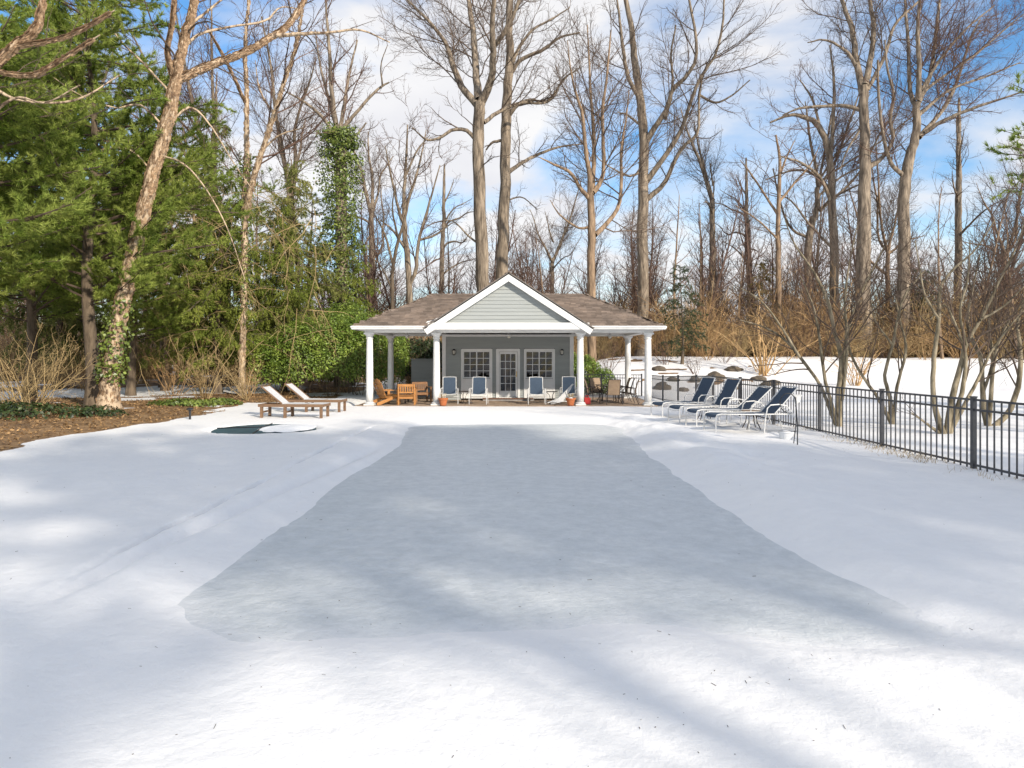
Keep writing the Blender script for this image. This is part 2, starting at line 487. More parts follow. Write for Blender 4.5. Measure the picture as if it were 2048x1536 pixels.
def ground_h(x, y):
    x = np.asarray(x, float); y = np.asarray(y, float)
    z = 0.10 * fbm(x * 0.33, y * 0.33, 1, 3) + 0.016 * fbm(x * 2.1, y * 2.1, 2, 3) + 0.010 * sstep(14, 6, y) * fbm(x * 6.5, y * 6.5, 17, 3)
    near = sstep(40, 20, np.hypot(x, y))
    # trodden, lumpy snow on the fence side of the pool and round the loungers
    tr = sstep(1.6, 0.3, np.abs(x - 3.9 - 0.03 * (18 - y))) * sstep(9, 12.5, y) * sstep(24, 20, y)
    tr = np.maximum(tr, sstep(3.2, 1.6, np.abs(x - 5.6)) * sstep(15.6, 17, y) * sstep(23, 21, y) * 0.8)
    z = z + tr * 0.26 * fbm(x * 1.6, y * 1.1, 3, 4)
    z = z + 0.10 * sstep(0.9, 0.1, np.abs(x - 3.7)) * sstep(5.5, 9, y) * sstep(21, 16, y)
    # raised coping beside the pool: a broken crack in the crust, then a soft groove and a ridge
    cop = sstep(5.0, 6.2, y) * sstep(20, 17, y)
    yq = y + 0 * x
    wob = 0.10 * fbm(yq * 1.1, 0 * x, 8, 4) + 0.035 * fbm(yq * 6.0, 0 * x, 18, 3)
    z = z + cop * 0.05 * sstep(-4.4, -3.8, x)
    brk = sstep(-.10, .12, fbm(yq * 1.3, 3.3 + 0 * x, 6, 4))
    z = z - cop * (0.03 + 0.15 * brk) * sstep(0.075, 0.0, np.abs(x + wob + 3.745))
    gl_ = -3.50 + 0.085 * (y - 6.75)
    z = z - cop * 0.11 * np.exp(-((x - gl_) / 0.10) ** 2) * sstep(15.5, 12, y)
    z = z + cop * 0.035 * np.exp(-((x - gl_ - .24) / 0.13) ** 2) * sstep(15.5, 12, y)
    # the pool basin under its slush
    z = z - 0.165 * sstep(0.75, -0.55, pool_sd(x, y))
    # hollow round the sunken spa cover
    z = z - 0.19 * sstep(0.06, -0.06, spa_sd(x, y) + 0.10 * fbm(x * 2.2, y * 2.2, 4, 3))
    # patio and house stand clear of the snow
    pat = sstep(-6.75, -6.2, x) * sstep(6.5, 5.95, x) * sstep(26.0, 26.55, y + 0.5 * fbm(x * 0.8, y * 0.2, 6, 3)) * sstep(36.5, 35.5, y)
    z = z * (1 - pat) - 0.16 * pat
    # small fall of the land along the far fence, then the bank beyond it
    right = sstep(2.0, 7.5, x)
    z = z - 0.22 * right * sstep(24, 33, y) * sstep(45, 35, y)
    bank = sstep(33, 47, y) * (1.85 + 0.5 * fbm(x * 0.09, y * 0.07, 11, 3))
    out_f = sstep(0.6, 9.0, x - FENCE(y)) * 0.55 * sstep(14, 30, y) * (1 + 1.2 * fbm(x * 0.1, y * 0.13, 12, 3))
    z = z + right * np.maximum(bank, out_f)
    left = sstep(-4, -9, x)
    z = z + left * (0.10 * sstep(-10.2, -12.5, x) + 0.55 * sstep(30, 48, y))
    z = z + (1 - right) * (1 - left) * 0.8 * sstep(36, 48, y)
    z = z + sstep(70, 300, np.hypot(x, y)) * 3.0 * fbm(x * 0.01, y * 0.01, 21, 2)
    return z

def bare_mask(x, y):
    """1 where pine needles and leaves show instead of snow"""
    e = fbm(x * 0.7, y * 0.5, 14, 4)
    bed = sstep(-10.15, -10.6, x + 2.2 * e) * sstep(9.0, 14.0, y)
    b2 = sstep(27.6, 29.2, y + 2 * e) * sstep(-7.2, -8.6, x + e)
    m_ = np.maximum(bed, b2)
    # old snow lying in drifts further back under the trees
    drift = np.exp(-(((x + 18.5) / 4.2) ** 2 + ((y - 33) / 3.4) ** 2)) + np.exp(-(((x + 24) / 4.0) ** 2 + ((y - 31) / 3.2) ** 2))
    drift = drift + np.exp(-(((x + 13.0) / 2.2) ** 2 + ((y - 36) / 2.2) ** 2))
    m_ = m_ * (1 - np.clip(drift * 1.1, 0, 1))
    m_ = m_ * (1 - 0.75 * sstep(.05, .16, fbm(x * 0.45 + 3, y * 0.6, 61, 4)) * sstep(21.5, 25, y))
    # twigs and leaf litter round the boulders on the bank
    m_ = np.maximum(m_, 0.8 * sstep(.12, .22, fbm(x * 0.9, y * 1.9, 66, 4)) * sstep(36, 38, y) * sstep(5, 7, x) * sstep(20, 14, x))
    # leaf-strewn foot of the far thicket
    m_ = np.maximum(m_, 0.95 * sstep(46.5, 49, y + 3 * e) * sstep(2, 5, x))
    return m_

def axis(parts):
    a = [np.arange(p, q, s) for p, q, s in parts]
    return np.unique(np.round(np.concatenate(a), 4))
gx = axis([(-900, -100, 80), (-100, -40, 6), (-40, -16, 0.8), (-16, -8, 0.2), (-8, -4.4, 0.12), (-4.4, -3.95, 0.06), (-3.95, -3.55, 0.024), (-3.55, -2.2, 0.055), (-2.2, 2.3, 0.12),
           (2.3, 4.6, 0.07), (4.6, 9, 0.14), (9, 20, 0.35), (20, 44, 0.9), (44, 100, 6), (100, 901, 80)])
gy = axis([(-300, -40, 40), (-40, 0, 4), (0, 2.4, 0.3), (2.4, 6, 0.07), (6, 10, 0.11), (10, 21, 0.16), (21, 28, 0.16), (28, 50, 0.45),
           (50, 90, 3), (90, 1501, 100)])
GX, GY = np.meshgrid(gx, gy)
GZ = ground_h(GX, GY)
nx, ny = len(gx), len(gy)
ii = np.arange(ny - 1)[:, None] * nx + np.arange(nx - 1)[None, :]
Q = np.stack([ii, ii + 1, ii + nx + 1, ii + nx], -1).reshape(-1, 4)
ground = np_mesh('ground', np.stack([GX, GY, GZ], -1).reshape(-1, 3), Q, mat=M['snow'], smooth=True)
tag(ground, kind='structure')
at_ = ground.data.attributes.new('bare', 'FLOAT', 'POINT')
at_.data.foreach_set('value', bare_mask(GX, GY).astype(np.float32).ravel())

# frozen pool: grey slush lying in the basin
px_ = np.arange(-3.9, 4.21, 0.07); py_ = np.arange(3.7, 21.3, 0.10)
PX, PY = np.meshgrid(px_, py_)
PZ = -0.075 + 0.012 * fbm(PX * 1.2, PY * 1.2, 31, 4) + 0.03 * fbm(PX * 0.3, PY * 0.25, 32, 3)
n1, n2 = len(px_), len(py_)
ii = np.arange(n2 - 1)[:, None] * n1 + np.arange(n1 - 1)[None, :]
Q = np.stack([ii, ii + 1, ii + n1 + 1, ii + n1], -1).reshape(-1, 4)
keep = pool_sd(PX, PY)[:-1, :-1].ravel() < 0.62
keep &= (PZ[:-1, :-1].ravel() > GZ.min())
pool = np_mesh('pool_ice', np.stack([PX, PY, PZ], -1).reshape(-1, 3), Q[keep], mat=M['slush'], smooth=True)
at_ = pool.data.attributes.new('rim', 'FLOAT', 'POINT')
at_.data.foreach_set('value', sstep(-0.50, 0.46, pool_sd(PX, PY)).astype(np.float32).ravel())
tag(pool, 'grey frozen slush filling the long swimming pool', None, kind='structure')

def gz(x, y):
    return float(ground_h(np.array([x]), np.array([y]))[0])

# ------------------------------------------------------------------ patio with its stone pavers
patio = MB().box(-6.15, 5.9, 26.45, 35.2, -0.30, -0.045).build('patio', M['concrete'])
tag(patio, kind='structure')
rows = [26.47, 27.05, 27.75, 28.35, 29.05, 29.55, 29.98]
rs = random.Random(3)
for r in range(len(rows) - 1):
    x = -6.12
    while x < 5.85:
        w = rs.uniform(0.7, 1.25); x1 = min(x + w, 5.87)
        if x1 - x > 0.15:
            b = MB().box(x + 0.008, x1 - 0.008, rows[r] + 0.008, rows[r + 1] - 0.008, -0.06, -0.008 + rs.uniform(-0.004, 0.004))
            b.build('paver', M['paver'], patio, bevel=0.006)
        x = x1
rows2 = [30.02, 30.9, 31.9]
for r in range(2):
    for (xa, xb) in ((-6.1, -3.2), (2.85, 5.85)):
        n = 3
        for k in range(n):
            w = (xb - xa) / n
            MB().box(xa + k * w + 0.008, xa + (k + 1) * w - 0.008, rows2[r] + 0.008, rows2[r + 1] - 0.008, -0.06, -0.008 + rs.uniform(-0.004, 0.004)).build('paver', M['paver'], patio, bevel=0.006)

# ================================================================== the pool house
HX = -0.13
house = empty('pool_house', (HX, 29.0, 0))
tag(house, 'grey clapboard pool house with white columned porch and brown hipped roof', 'pool house')
hb = lambda mb, name, mat, parent=None, **k: mb.build(name, M[mat], parent or house, world=True, **k)
YW = 30.0; XL, XR = -3.03, 2.66          # front wall of the room
CEIL = 2.87
# room shell
hb(MB().box(XL + .05, XL + .15, YW + .07, 35.0, -0.05, CEIL + .2), 'wall', 'siding')
hb(MB().box(XR - .15, XR - .05, YW + .07, 35.0, -0.05, CEIL + .2), 'wall', 'siding')
hb(MB().box(XL + .05, XR - .05, 35.0, 35.1, -0.05, CEIL + .2), 'wall', 'siding')
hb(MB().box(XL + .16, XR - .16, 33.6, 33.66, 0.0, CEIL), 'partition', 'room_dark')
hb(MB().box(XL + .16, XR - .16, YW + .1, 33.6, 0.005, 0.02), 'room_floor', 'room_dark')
# openings in the front wall (x0, x1, z0, z1)
WINS = [(-2.24, -0.866, 0.06, 2.223), (0.525, 1.89, 0.06, 2.223)]
DOOR = (-0.70, 0.352, 0.06, 2.223)
opens = sorted([WINS[0], DOOR, WINS[1]])
# backing wall pieces between the openings, then one clapboard at a time on top of it
xs = [XL + .05] + [v for o in opens for v in (o[0], o[1])] + [XR - .05]
bk = MB()
for i in range(0, len(xs), 2):
    bk.box(xs[i] + .012, xs[i + 1] - .012, YW + .03, YW + .06, -0.03, CEIL)
for o in opens:
    bk.box(o[0] + .001, o[1] - .001, YW + .03, YW + .06, 2.235, CEIL)
hb(bk, 'backing_wall', 'roof_deck')
def clapboard(x0, x1, z, e, y, parent):
    """one lapped board: thick lower edge, thin upper edge"""
    b = MB(); b.add([(x0, y, z), (x1, y, z), (x1, y + .022, z + e + .015), (x0, y + .022, z + e + .015),
                     (x0, y + .028, z), (x1, y + .028, z), (x1, y + .028, z + e + .015), (x0, y + .028, z + e + .015)],
                    [(0,1,2,3),(4,7,6,5),(0,4,5,1),(1,5,6,2),(2,6,7,3),(3,7,4,0)])
    return hb(b, 'clapboard', 'siding', parent)
e = 0.098; z = 0.0
while z < CEIL - 0.02:
    ee = min(e, CEIL - z - 0.016)
    if z > 2.2:
        clapboard(XL + .12, XR - .12, z, ee, YW, house)
    else:
        segs = [(XL + .12, opens[0][0]), (opens[0][1], opens[1][0]), (opens[1][1], opens[2][0]), (opens[2][1], XR - .12)]
        for a, b_ in segs:
            clapboard(a + .003, b_ - .003, z, ee, YW, house)
    z += e
for (a, b_) in ((XL - .04, XL + .12), (XR - .12, XR + .05)):
    hb(MB().box(a, b_, YW - .02, YW + .07, -0.02, CEIL), 'corner_board', 'white_paint')
hb(MB().box(XL - .04, XR + .05, YW - .035, YW - .004, CEIL - .10, CEIL - .002), 'frieze_board', 'white_paint')

def window_unit(x0, x1, z0, z1, gx0, gx1, gz0, gz1):
    w = empty('window', (0, 0, 0)); w.parent = house
    w.location = ((x0 + x1) / 2 - house.location.x, YW - house.location.y, 0)
    f = MB()
    f.box(x0, gx0 - .045, YW - .03, YW + .06, z0, z1); f.box(gx1 + .045, x1, YW - .03, YW + .06, z0, z1)
    f.box(gx0 - .045, gx1 + .045, YW - .03, YW + .06, gz1 + .045, z1)
    f.box(gx0 - .045, gx1 + .045, YW - .018, YW + .06, z0, gz0 - .06)
    hb(f, 'casing', 'white_paint', w)
    hb(MB().box(x0 + .03, x1 - .03, YW - .055, YW - .032, z1 - .03, z1 + .015), 'head_trim', 'white_paint', w)
    hb(MB().box(gx0 - .06, gx1 + .06, YW - .06, YW - .031, gz0 - .10, gz0 - .065), 'sill', 'white_paint', w)
    # raised panel below the glass
    p = MB(); a0, a1 = gx0 + .18, gx1 - .18
    p.box(a0, a1, YW - .032, YW - .019, 0.16, 0.20); p.box(a0, a1, YW - .032, YW - .019, 0.70, 0.74)
    p.box(a0, a0 + .04, YW - .032, YW - .019, 0.2, 0.70); p.box(a1 - .04, a1, YW - .032, YW - .019, 0.2, 0.70)
    hb(p, 'panel_moulding', 'white_paint', w)
    s = MB(); mid = (gx0 + gx1) / 2
    for (a, b_) in ((gx0, mid - .025), (mid + .025, gx1)):
        s.box(a - .043, a, YW - .012, YW + .04, gz0 - .043, gz1 + .043) if a == gx0 else s.box(a - .024, a, YW - .012, YW + .04, gz0 - .043, gz1 + .043)
        s.box(b_, b_ + .043, YW - .012, YW + .04, gz0 - .043, gz1 + .043) if b_ == gx1 else s.box(b_, b_ + .024, YW - .012, YW + .04, gz0 - .043, gz1 + .043)
        s.box(a, b_, YW - .012, YW + .04, gz0 - .043, gz0); s.box(a, b_, YW - .012, YW + .04, gz1, gz1 + .043)
        for k in (1,):
            xm = a + (b_ - a) * .5; s.box(xm - .011, xm + .011, YW - .006, YW + .03, gz0, gz1)
        for k in (1, 2, 3):
            zm = gz0 + (gz1 - gz0) * k / 4; s.box(a, b_, YW - .008, YW + .028, zm - .011, zm + .011)
    hb(s, 'sash', 'white_paint', w)
    for (a, b_) in ((gx0, mid - .025), (mid + .025, gx1)):
        for i in range(2):
            for k in range(4):
                xa = a + (b_ - a) * i / 2; xb = a + (b_ - a) * (i + 1) / 2
                za = gz0 + (gz1 - gz0) * k / 4; zb = gz0 + (gz1 - gz0) * (k + 1) / 4
                t = rs.uniform(-.002, .002)
                hb(MB().add([(xa, YW + .012 + t, za), (xb, YW + .012 - t, za), (xb, YW + .012 + t, zb), (xa, YW + .012 - t, zb)], [(0, 1, 2), (0, 2, 3)]), 'pane', 'pane_glass', w)
    return w
window_unit(*WINS[0], -2.11, -0.996, 0.992, 2.10)
window_unit(*WINS[1], 0.637, 1.754, 0.992, 2.10)
# the glazed door
d = empty('door'); d.parent = house; d.location = (-0.17 - house.location.x, YW - house.location.y, 0)
x0, x1, z0, z1 = DOOR
f = MB(); f.box(x0, -.56, YW - .03, YW + .06, 0.0, z1); f.box(.256, x1, YW - .03, YW + .06, 0.0, z1); f.box(-.56, .256, YW - .03, YW + .06, 2.11, z1)
hb(f, 'casing', 'white_paint', d)
hb(MB().box(x0 + .02, x1 - .02, YW - .055, YW - .032, z1 - .03, z1 + .015), 'head_trim', 'white_paint', d)
hb(MB().box(-.58, .276, YW - .12, YW + .05, 0.02, 0.12), 'threshold', 'white_paint', d)
lf = MB(); ga, gb, gc, gd = -.505, .154, 0.39, 2.01
lf.box(-.55, ga, YW, YW + .045, .135, 2.10); lf.box(gb, .246, YW, YW + .045, .135, 2.10)
lf.box(ga, gb, YW, YW + .045, .135, gc); lf.box(ga, gb, YW, YW + .045, gd, 2.10)
for k in (1, 2): xm = ga + (gb - ga) * k / 3; lf.box(xm - .011, xm + .011, YW + .004, YW + .04, gc, gd)
for k in (1, 2, 3, 4): zm = gc + (gd - gc) * k / 5; lf.box(ga, gb, YW + .006, YW + .038, zm - .011, zm + .011)
hb(lf, 'leaf', 'white_paint', d)
for i in range(3):
    for k in range(5):
        xa = ga + (gb - ga) * i / 3; xb = ga + (gb - ga) * (i + 1) / 3; za = gc + (gd - gc) * k / 5; zb = gc + (gd - gc) * (k + 1) / 5
        t = rs.uniform(-.002, .002)
        hb(MB().add([(xa, YW + .02 + t, za), (xb, YW + .02 - t, za), (xb, YW + .02 + t, zb), (xa, YW + .02 - t, zb)], [(0, 1, 2), (0, 2, 3)]), 'pane', 'pane_glass', d)
h = MB(); h.box(.185, .215, YW - .012, YW - .001, 1.0, 1.25)
h.tube([(.20, YW - .012, 1.05), (.20, YW - .05, 1.06), (.14, YW - .055, 1.06)], .011); h.lathe([(.018, 0), (.018, .02)], (.20, YW - .03, 1.19), 8)
hb(h, 'handle', 'brass', d)
# drape seen through the door
dr = []
for k in range(25): dr.append((-.36 + .36 * k / 24, YW + .30 + .03 * math.sin(k * 1.55), 0))
V = [(x, y, .05) for x, y, _ in dr] + [(x, y, 2.2) for x, y, _ in dr]
hb(MB().add(V, [(i, i + 1, i + 26, i + 25) for i in range(24)]), 'drape', 'drape', d)
# brick step below the door, one brick at a time
st = hb(MB().box(-1.25, .95, 29.30, YW - .04, -.02, .07), 'step', 'concrete')
for r, (ya, yb) in enumerate(((29.27, 29.50), (29.51, 29.72))):
    x = -1.27
    while x < .92:
        hb(MB().box(x, x + .10, ya, yb, .071, .10 + rs.uniform(0, .004)), 'brick', 'brick', st); x += .11

# columns
def column(x, y, name='column'):
    c = empty(name); c.parent = house; c.location = (x - house.location.x, y - house.location.y, 0)
    prof = [(.138, .10), (.140, .6), (.138, 1.2), (.131, 1.9), (.121, 2.45), (.117, 2.60)]
    MB().lathe(prof, n=24).build('shaft', M['white_paint'], c, smooth=True)
    b = MB(); b.box(-.20, .20, -.20, .20, -.02, .05); b.lathe([(.165, .05), (.19, .062), (.195, .08), (.18, .098), (.155, .11)], n=24)
    b.build('base', M['white_paint'], c)
    k = MB(); k.lathe([(.128, 2.585), (.145, 2.60), (.145, 2.625), (.132, 2.635), (.132, 2.70), (.160, 2.73), (.178, 2.765)], n=24); k.box(-.19, .19, -.19, .19, 2.766, 2.83)
    k.build('capital', M['white_paint'], c)
    return c
YF, YB = 26.75, 31.4
for x in (-5.58, -2.96, 2.68, 5.33): column(x, YF)
for x in (-5.58, 5.33): column(x, YB)
# beams and ceiling of the porch
hb(MB().box(-5.74, 5.49, YF - .15, YF + .15, 2.832, 3.0), 'front_beam', 'white_paint')
hb(MB().box(-5.72, -5.44, YF + .152, YB - .152, 2.832, 3.0), 'side_beam', 'white_paint')
hb(MB().box(5.19, 5.47, YF + .152, YB - .152, 2.832, 3.0), 'side_beam', 'white_paint')
hb(MB().box(-5.74, XL - .05, YB - .15, YB + .15, 2.832, 3.0), 'back_beam', 'white_paint')
hb(MB().box(XR + .06, 5.49, YB - .15, YB + .15, 2.832, 3.0), 'back_beam', 'white_paint')
hb(MB().box(-6.0, 5.75, 26.32, 31.85, 2.93, 2.96), 'porch_ceiling', 'ceiling_paint')
for k in range(1, 16):      # bead-board grooves read as shallow battens
    y = YF + .2 + k * .28
    if y < YW - .06: hb(MB().box(-5.43, 5.18, y, y + .012, 2.922, 2.929), 'ceiling_batten', 'ceiling_paint')
# ---- roof: main hip, cross gable, room roof behind
EZ, RZ = 3.06, 4.56
EXL, EXR, EYF, EYB = -6.13, 5.87, 26.22, 31.98
YR = (EYF + EYB) / 2; run = (EYB - EYF) / 2
RL, RR = EXL + run - .1, EXR - run + .1
deck = MB()
th = (0, 0, -.03)
deck.slab([(EXL, EYF, EZ), (EXR, EYF, EZ), (RR, YR, RZ), (RL, YR, RZ)], th)
deck.slab([(EXR, EYB, EZ), (EXL, EYB, EZ), (RL, YR, RZ), (RR, YR, RZ)], th)
deck.slab([(EXL, EYB, EZ), (EXL, EYF, EZ), (RL, YR, RZ)], th)
deck.slab([(EXR, EYF, EZ), (EXR, EYB, EZ), (RR, YR, RZ)], th)
GH = 3.23; GZ0, GZ1 = 2.985, 5.10; GY0, GY1 = 25.86, 35.6
def gp(s, t, y):       # point on the gable: s=-1/1 side, t 0 eave..1 ridge
    return (HX + s * GH * (1 - t), y, GZ0 + (GZ1 - GZ0) * t)
for s in (-1, 1):
    deck.slab([gp(s, 0, GY0), gp(s, 0, GY1), gp(s, 1, GY1), gp(s, 1, GY0)], (0, 0, -.03))
roof = hb(deck, 'roof', 'roof_deck')
shv, shf = [], []
def shingle_plane(e0, e1, up, slope_len, inside, rows=.135, tab=.31):
    e0, e1, up = Vector(e0), Vector(e1), Vector(up).normalized()
    ax = (e1 - e0).normalized(); ln = (e1 - e0).length; nn = ax.cross(up).normalized()
    if nn.z < 0: nn = -nn
    r = 0; s = -.03
    while s < slope_len:
        x = 0.0; first = True
        while x < ln:
            w = min(tab * rs.uniform(.55, 1.25) * (rs.uniform(.4, 1) if first else 1), ln - x + .004); first = False
            c = e0 + ax * (x + w / 2) + up * (s + rows / 2)
            if inside(c.x, c.y):
                lift = .014 + rs.uniform(0, .007)
                a0, a1 = x + .004, x + w - .004
                s1 = s + rows + .03
                vs = [e0 + ax * a0 + up * s + nn * .003, e0 + ax * a1 + up * s + nn * .003, e0 + ax * a1 + up * s1 + nn * .003, e0 + ax * a0 + up * s1 + nn * .003,
                      e0 + ax * a0 + up * s + nn * lift * 1.5, e0 + ax * a1 + up * s + nn * lift * 1.5, e0 + ax * a1 + up * s1 + nn * .005, e0 + ax * a0 + up * s1 + nn * .005]
                n = len(shv); shv.extend(tuple(v) for v in vs)
                shf.extend(tuple(i + n for i in f) for f in ((4,5,6,7),(0,1,5,4),(1,2,6,5),(3,0,4,7)))
            x += w
        s += rows; r += 1
sl = math.hypot(run, RZ - EZ)
def in_gable(x, y, m_=0):    # ground plan covered by the cross gable above the hip
    zh = EZ + (RZ - EZ) * (1 - abs(y - YR) / run)
    zg = GZ0 + (GZ1 - GZ0) * (1 - abs(x - HX) / GH)
    return abs(x - HX) < GH and zg > zh + .03
ins_f = lambda x, y: y <= YR + .02 and x > EXL + (y - EYF) * (RL - EXL) / run - .02 and x < EXR - (y - EYF) * (EXR - RR) / run + .02 and not in_gable(x, y)
ins_b = lambda x, y: y >= YR and x > EXL + (EYB - y) * (RL - EXL) / run and x < EXR - (EYB - y) * (EXR - RR) / run and not in_gable(x, y)
shingle_plane((EXL, EYF, EZ), (EXR, EYF, EZ), (0, run, RZ - EZ), sl, ins_f)
shingle_plane((EXR, EYB, EZ), (EXL, EYB, EZ), (0, -run, RZ - EZ), sl, ins_b)
sl2 = math.hypot(RL - EXL, RZ - EZ)
shingle_plane((EXL, EYB, EZ), (EXL, EYF, EZ), (RL - EXL, 0, RZ - EZ), sl2, lambda x, y: abs(y - YR) < run * (1 - (x - EXL) / (RL - EXL)) + .02)
shingle_plane((EXR, EYF, EZ), (EXR, EYB, EZ), (RR - EXR, 0, RZ - EZ), sl2, lambda x, y: abs(y - YR) < run * (1 - (EXR - x) / (EXR - RR)) + .02)
slg = math.hypot(GH, GZ1 - GZ0)
def above_hip(x, y):
    zh = EZ + (RZ - EZ) * min(1 - abs(y - YR) / run, (x - EXL) / (RL - EXL), (EXR - x) / (EXR - RR)) if EYF < y < EYB else -1
    zg = GZ0 + (GZ1 - GZ0) * (1 - abs(x - HX) / GH)
    return zg > zh - .03
shingle_plane((HX - GH, GY0, GZ0), (HX - GH, GY1, GZ0), (GH, 0, GZ1 - GZ0), slg, above_hip)
shingle_plane((HX + GH, GY1, GZ0), (HX + GH, GY0, GZ0), (-GH, 0, GZ1 - GZ0), slg, above_hip)
o = np_mesh('shingles', np.array(shv), np.array(shf), mat=M['shingle'], parent=house)
o.parent = roof; o['kind'] = 'stuff'
# hip and ridge caps, one shingle after another
def caps(p, q, n):
    p, q = Vector(p), Vector(q); b = MB()
    t = (q - p).normalized(); a = t.cross(Vector((0, 0, 1))).normalized(); upv = a.cross(t)
    for k in range(n):
        c0 = p + (q - p) * (k / n); c1 = p + (q - p) * ((k + 1.35) / n)
        l = .03 + .012 * (k % 2 == 0)
        b.add([c0 - a * .14 - upv * .045 + upv * .012, c0 + upv * l, c0 + a * .14 - upv * .045 + upv * .012,
               c1 - a * .14 - upv * .06, c1 + upv * .012, c1 + a * .14 - upv * .06], [(0, 1, 4, 3), (1, 2, 5, 4), (0, 3, 4, 1), (0, 2, 1)])
    return b
cb = MB()
for p, q, n in (((EXL, EYF, EZ), (RL, YR, RZ), 18), ((EXR, EYF, EZ), (RR, YR, RZ), 18), ((EXL, EYB, EZ), (RL, YR, RZ), 18), ((EXR, EYB, EZ), (RR, YR, RZ), 18),
                ((RL - .1, YR, RZ), (RR + .1, YR, RZ), 30), ((HX, GY0, GZ1), (HX, GY1, GZ1), 40)):
    c = caps(p, q, n); cb.add(c.v, c.f)
hb(cb, 'ridge_caps', 'shingle', roof)['kind'] = 'stuff'
# pediment: clapboards one by one, rakes, frieze, returns
YG = 26.12
hb(MB().slab([(HX - GH + .25, YG + .03, GZ0 + .05), (HX + GH - .25, YG + .03, GZ0 + .05), (HX, YG + .03, GZ1 - .10)], (0, .05, 0)), 'gable_backing', 'roof_deck')
e = .142; z = 3.19
slope = (GZ1 - GZ0) / GH
while z < GZ1 - .14:
    wb = (GZ1 - .06 - z) / slope; wt = (GZ1 - .06 - z - e) / slope
    wt = max(wt, .02)
    b = MB(); y = YG
    b.add([(HX - wb, y, z), (HX + wb, y, z), (HX + wt, y + .022, z + e), (HX - wt, y + .022, z + e),
           (HX - wb, y + .03, z), (HX + wb, y + .03, z), (HX + wt, y + .03, z + e), (HX - wt, y + .03, z + e)],
          [(0,1,2,3),(4,7,6,5),(0,4,5,1),(1,5,6,2),(2,6,7,3),(3,7,4,0)])
    hb(b, 'clapboard', 'siding'); z += e
for s in (-1, 1):
    q = Vector((0, 0, 1))
    tdir = Vector((-s * GH, 0, GZ1 - GZ0)).normalized(); nrm = Vector((s * (GZ1 - GZ0), 0, GH)).normalized()
    a = Vector(gp(s, 0, 0)) - nrm * .065; b_ = Vector(gp(s, 1, 0)) - nrm * .065
    w_ = nrm * -.215
    p0 = a - tdir * .02; p1 = b_
    # mitred at the apex: intersect the lower edge with the centre line
    lo0 = p0 + w_; tt = (HX - lo0.x) / tdir.x; lo1 = lo0 + tdir * tt
    tt = (HX - p0.x) / tdir.x; p1 = p0 + tdir * tt
    hb(MB().slab([(p.x, 25.90, p.z) for p in (p0, p1, lo1, lo0)], (0, .10, 0)), 'rake_board', 'white_paint')
    hb(MB().slab([(p.x, 26.00, p.z) for p in (p0 + nrm * .002, p1, lo1 * .999 + p1 * .001, lo0 + w_ * .001)], (0, .14, 0)), 'rake_soffit', 'white_paint')
hb(MB().box(HX - GH + .16, HX + GH - .16, 25.93, 26.16, 2.955, 3.185), 'pediment_frieze', 'white_paint')
hb(MB().box(HX - GH + .02, HX + GH - .02, 25.95, 26.62, 2.925, 2.954), 'pediment_soffit', 'white_paint')
# eaves: fascia boards and gutters
for (a, b_) in ((EXL, HX - GH + .12), (HX + GH - .12, EXR)):
    hb(MB().box(a + .03, b_, EYF + .04, EYF + .075, 2.94, 3.045), 'fascia', 'white_paint')
    g = MB()
    g.slab([(a - .03, EYF + .035, 3.055), (a - .03, EYF - .095, 3.075), (a - .03, EYF - .10, 3.035), (a - .03, EYF - .065, 2.985), (a - .03, EYF - .05, 2.945), (a - .03, EYF + .035, 2.945)], (b_ - a + (.03 if b_ < 0 else .06), 0, 0))
    hb(g, 'gutter', 'white_paint')
for s, x in ((-1, EXL), (1, EXR)):
    hb(MB().box(min(x, x - s * .035), max(x, x - s * .035), EYF + .08, EYB - .05, 2.94, 3.04), 'fascia', 'white_paint')
    hb(MB().slab([(x + s * .002, EYF + .037, 3.052), (x + s * .09, EYF + .037, 3.07), (x + s * .095, EYF + .037, 3.03), (x + s * .05, EYF + .037, 2.945), (x + s * .002, EYF + .037, 2.945)], (0, EYB - EYF - .1, 0)), 'gutter', 'white_paint')
hb(MB().box(EXL + .03, EXR - .03, EYB - .075, EYB - .04, 2.94, 3.04), 'fascia', 'white_paint')
# old snow left in the valley beside the gable
sn = MB(); pts = []
for k in range(9):
    t = k / 8; x = HX - GH + .12 + 1.25 * t; zt = GZ0 + slope * (x - (HX - GH))
    y = 26.45 + .55 * t
    w = .20 * math.sin(math.pi * min(t + .12, 1)) + .03
    pts.append((x, y, zt, w))
V, Fc = [], []
for x, y, zt, w in pts:
    zh = EZ + (RZ - EZ) * (y - EYF) / run
    V += [(x - w, y - .05, max(zh, EZ) + .015), (x - w * .3, y, max(zt, zh) + .09), (x + .06, y + .1, max(zt, zh) + .03)]
for k in range(8):
    Fc += [(3*k, 3*k+1, 3*k+4, 3*k+3), (3*k+1, 3*k+2, 3*k+5, 3*k+4)]
o = hb(MB().add(V, Fc), 'roof_snow', 'snow_clean', roof, smooth=True)

# ------------------------------------------------------------------ siding screen beside the house
scr = empty('utility_screen', (-4.35, 33.2, 0)); tag(scr, 'low grey clapboard utility screen wall left of the pool house, behind the porch', 'screen wall')
MB().box(-.53, .53, .03, .10, -.05, 1.74).build('backing', M['siding'], scr)
for k in range(10):
    z = .0 + k * .172
    MB().add([(-.55, -.002, z), (.55, -.002, z), (.55, .022, z + .18), (-.55, .022, z + .18), (-.55, .028, z), (.55, .028, z), (.55, .028, z + .18), (-.55, .028, z + .18)],
             [(0,1,2,3),(4,7,6,5),(0,4,5,1),(1,5,6,2),(2,6,7,3),(3,7,4,0)]).build('clapboard', M['siding'], scr)
MB().box(-.58, .58, -.03, .13, 1.745, 1.79).build('cap', M['siding'], scr)

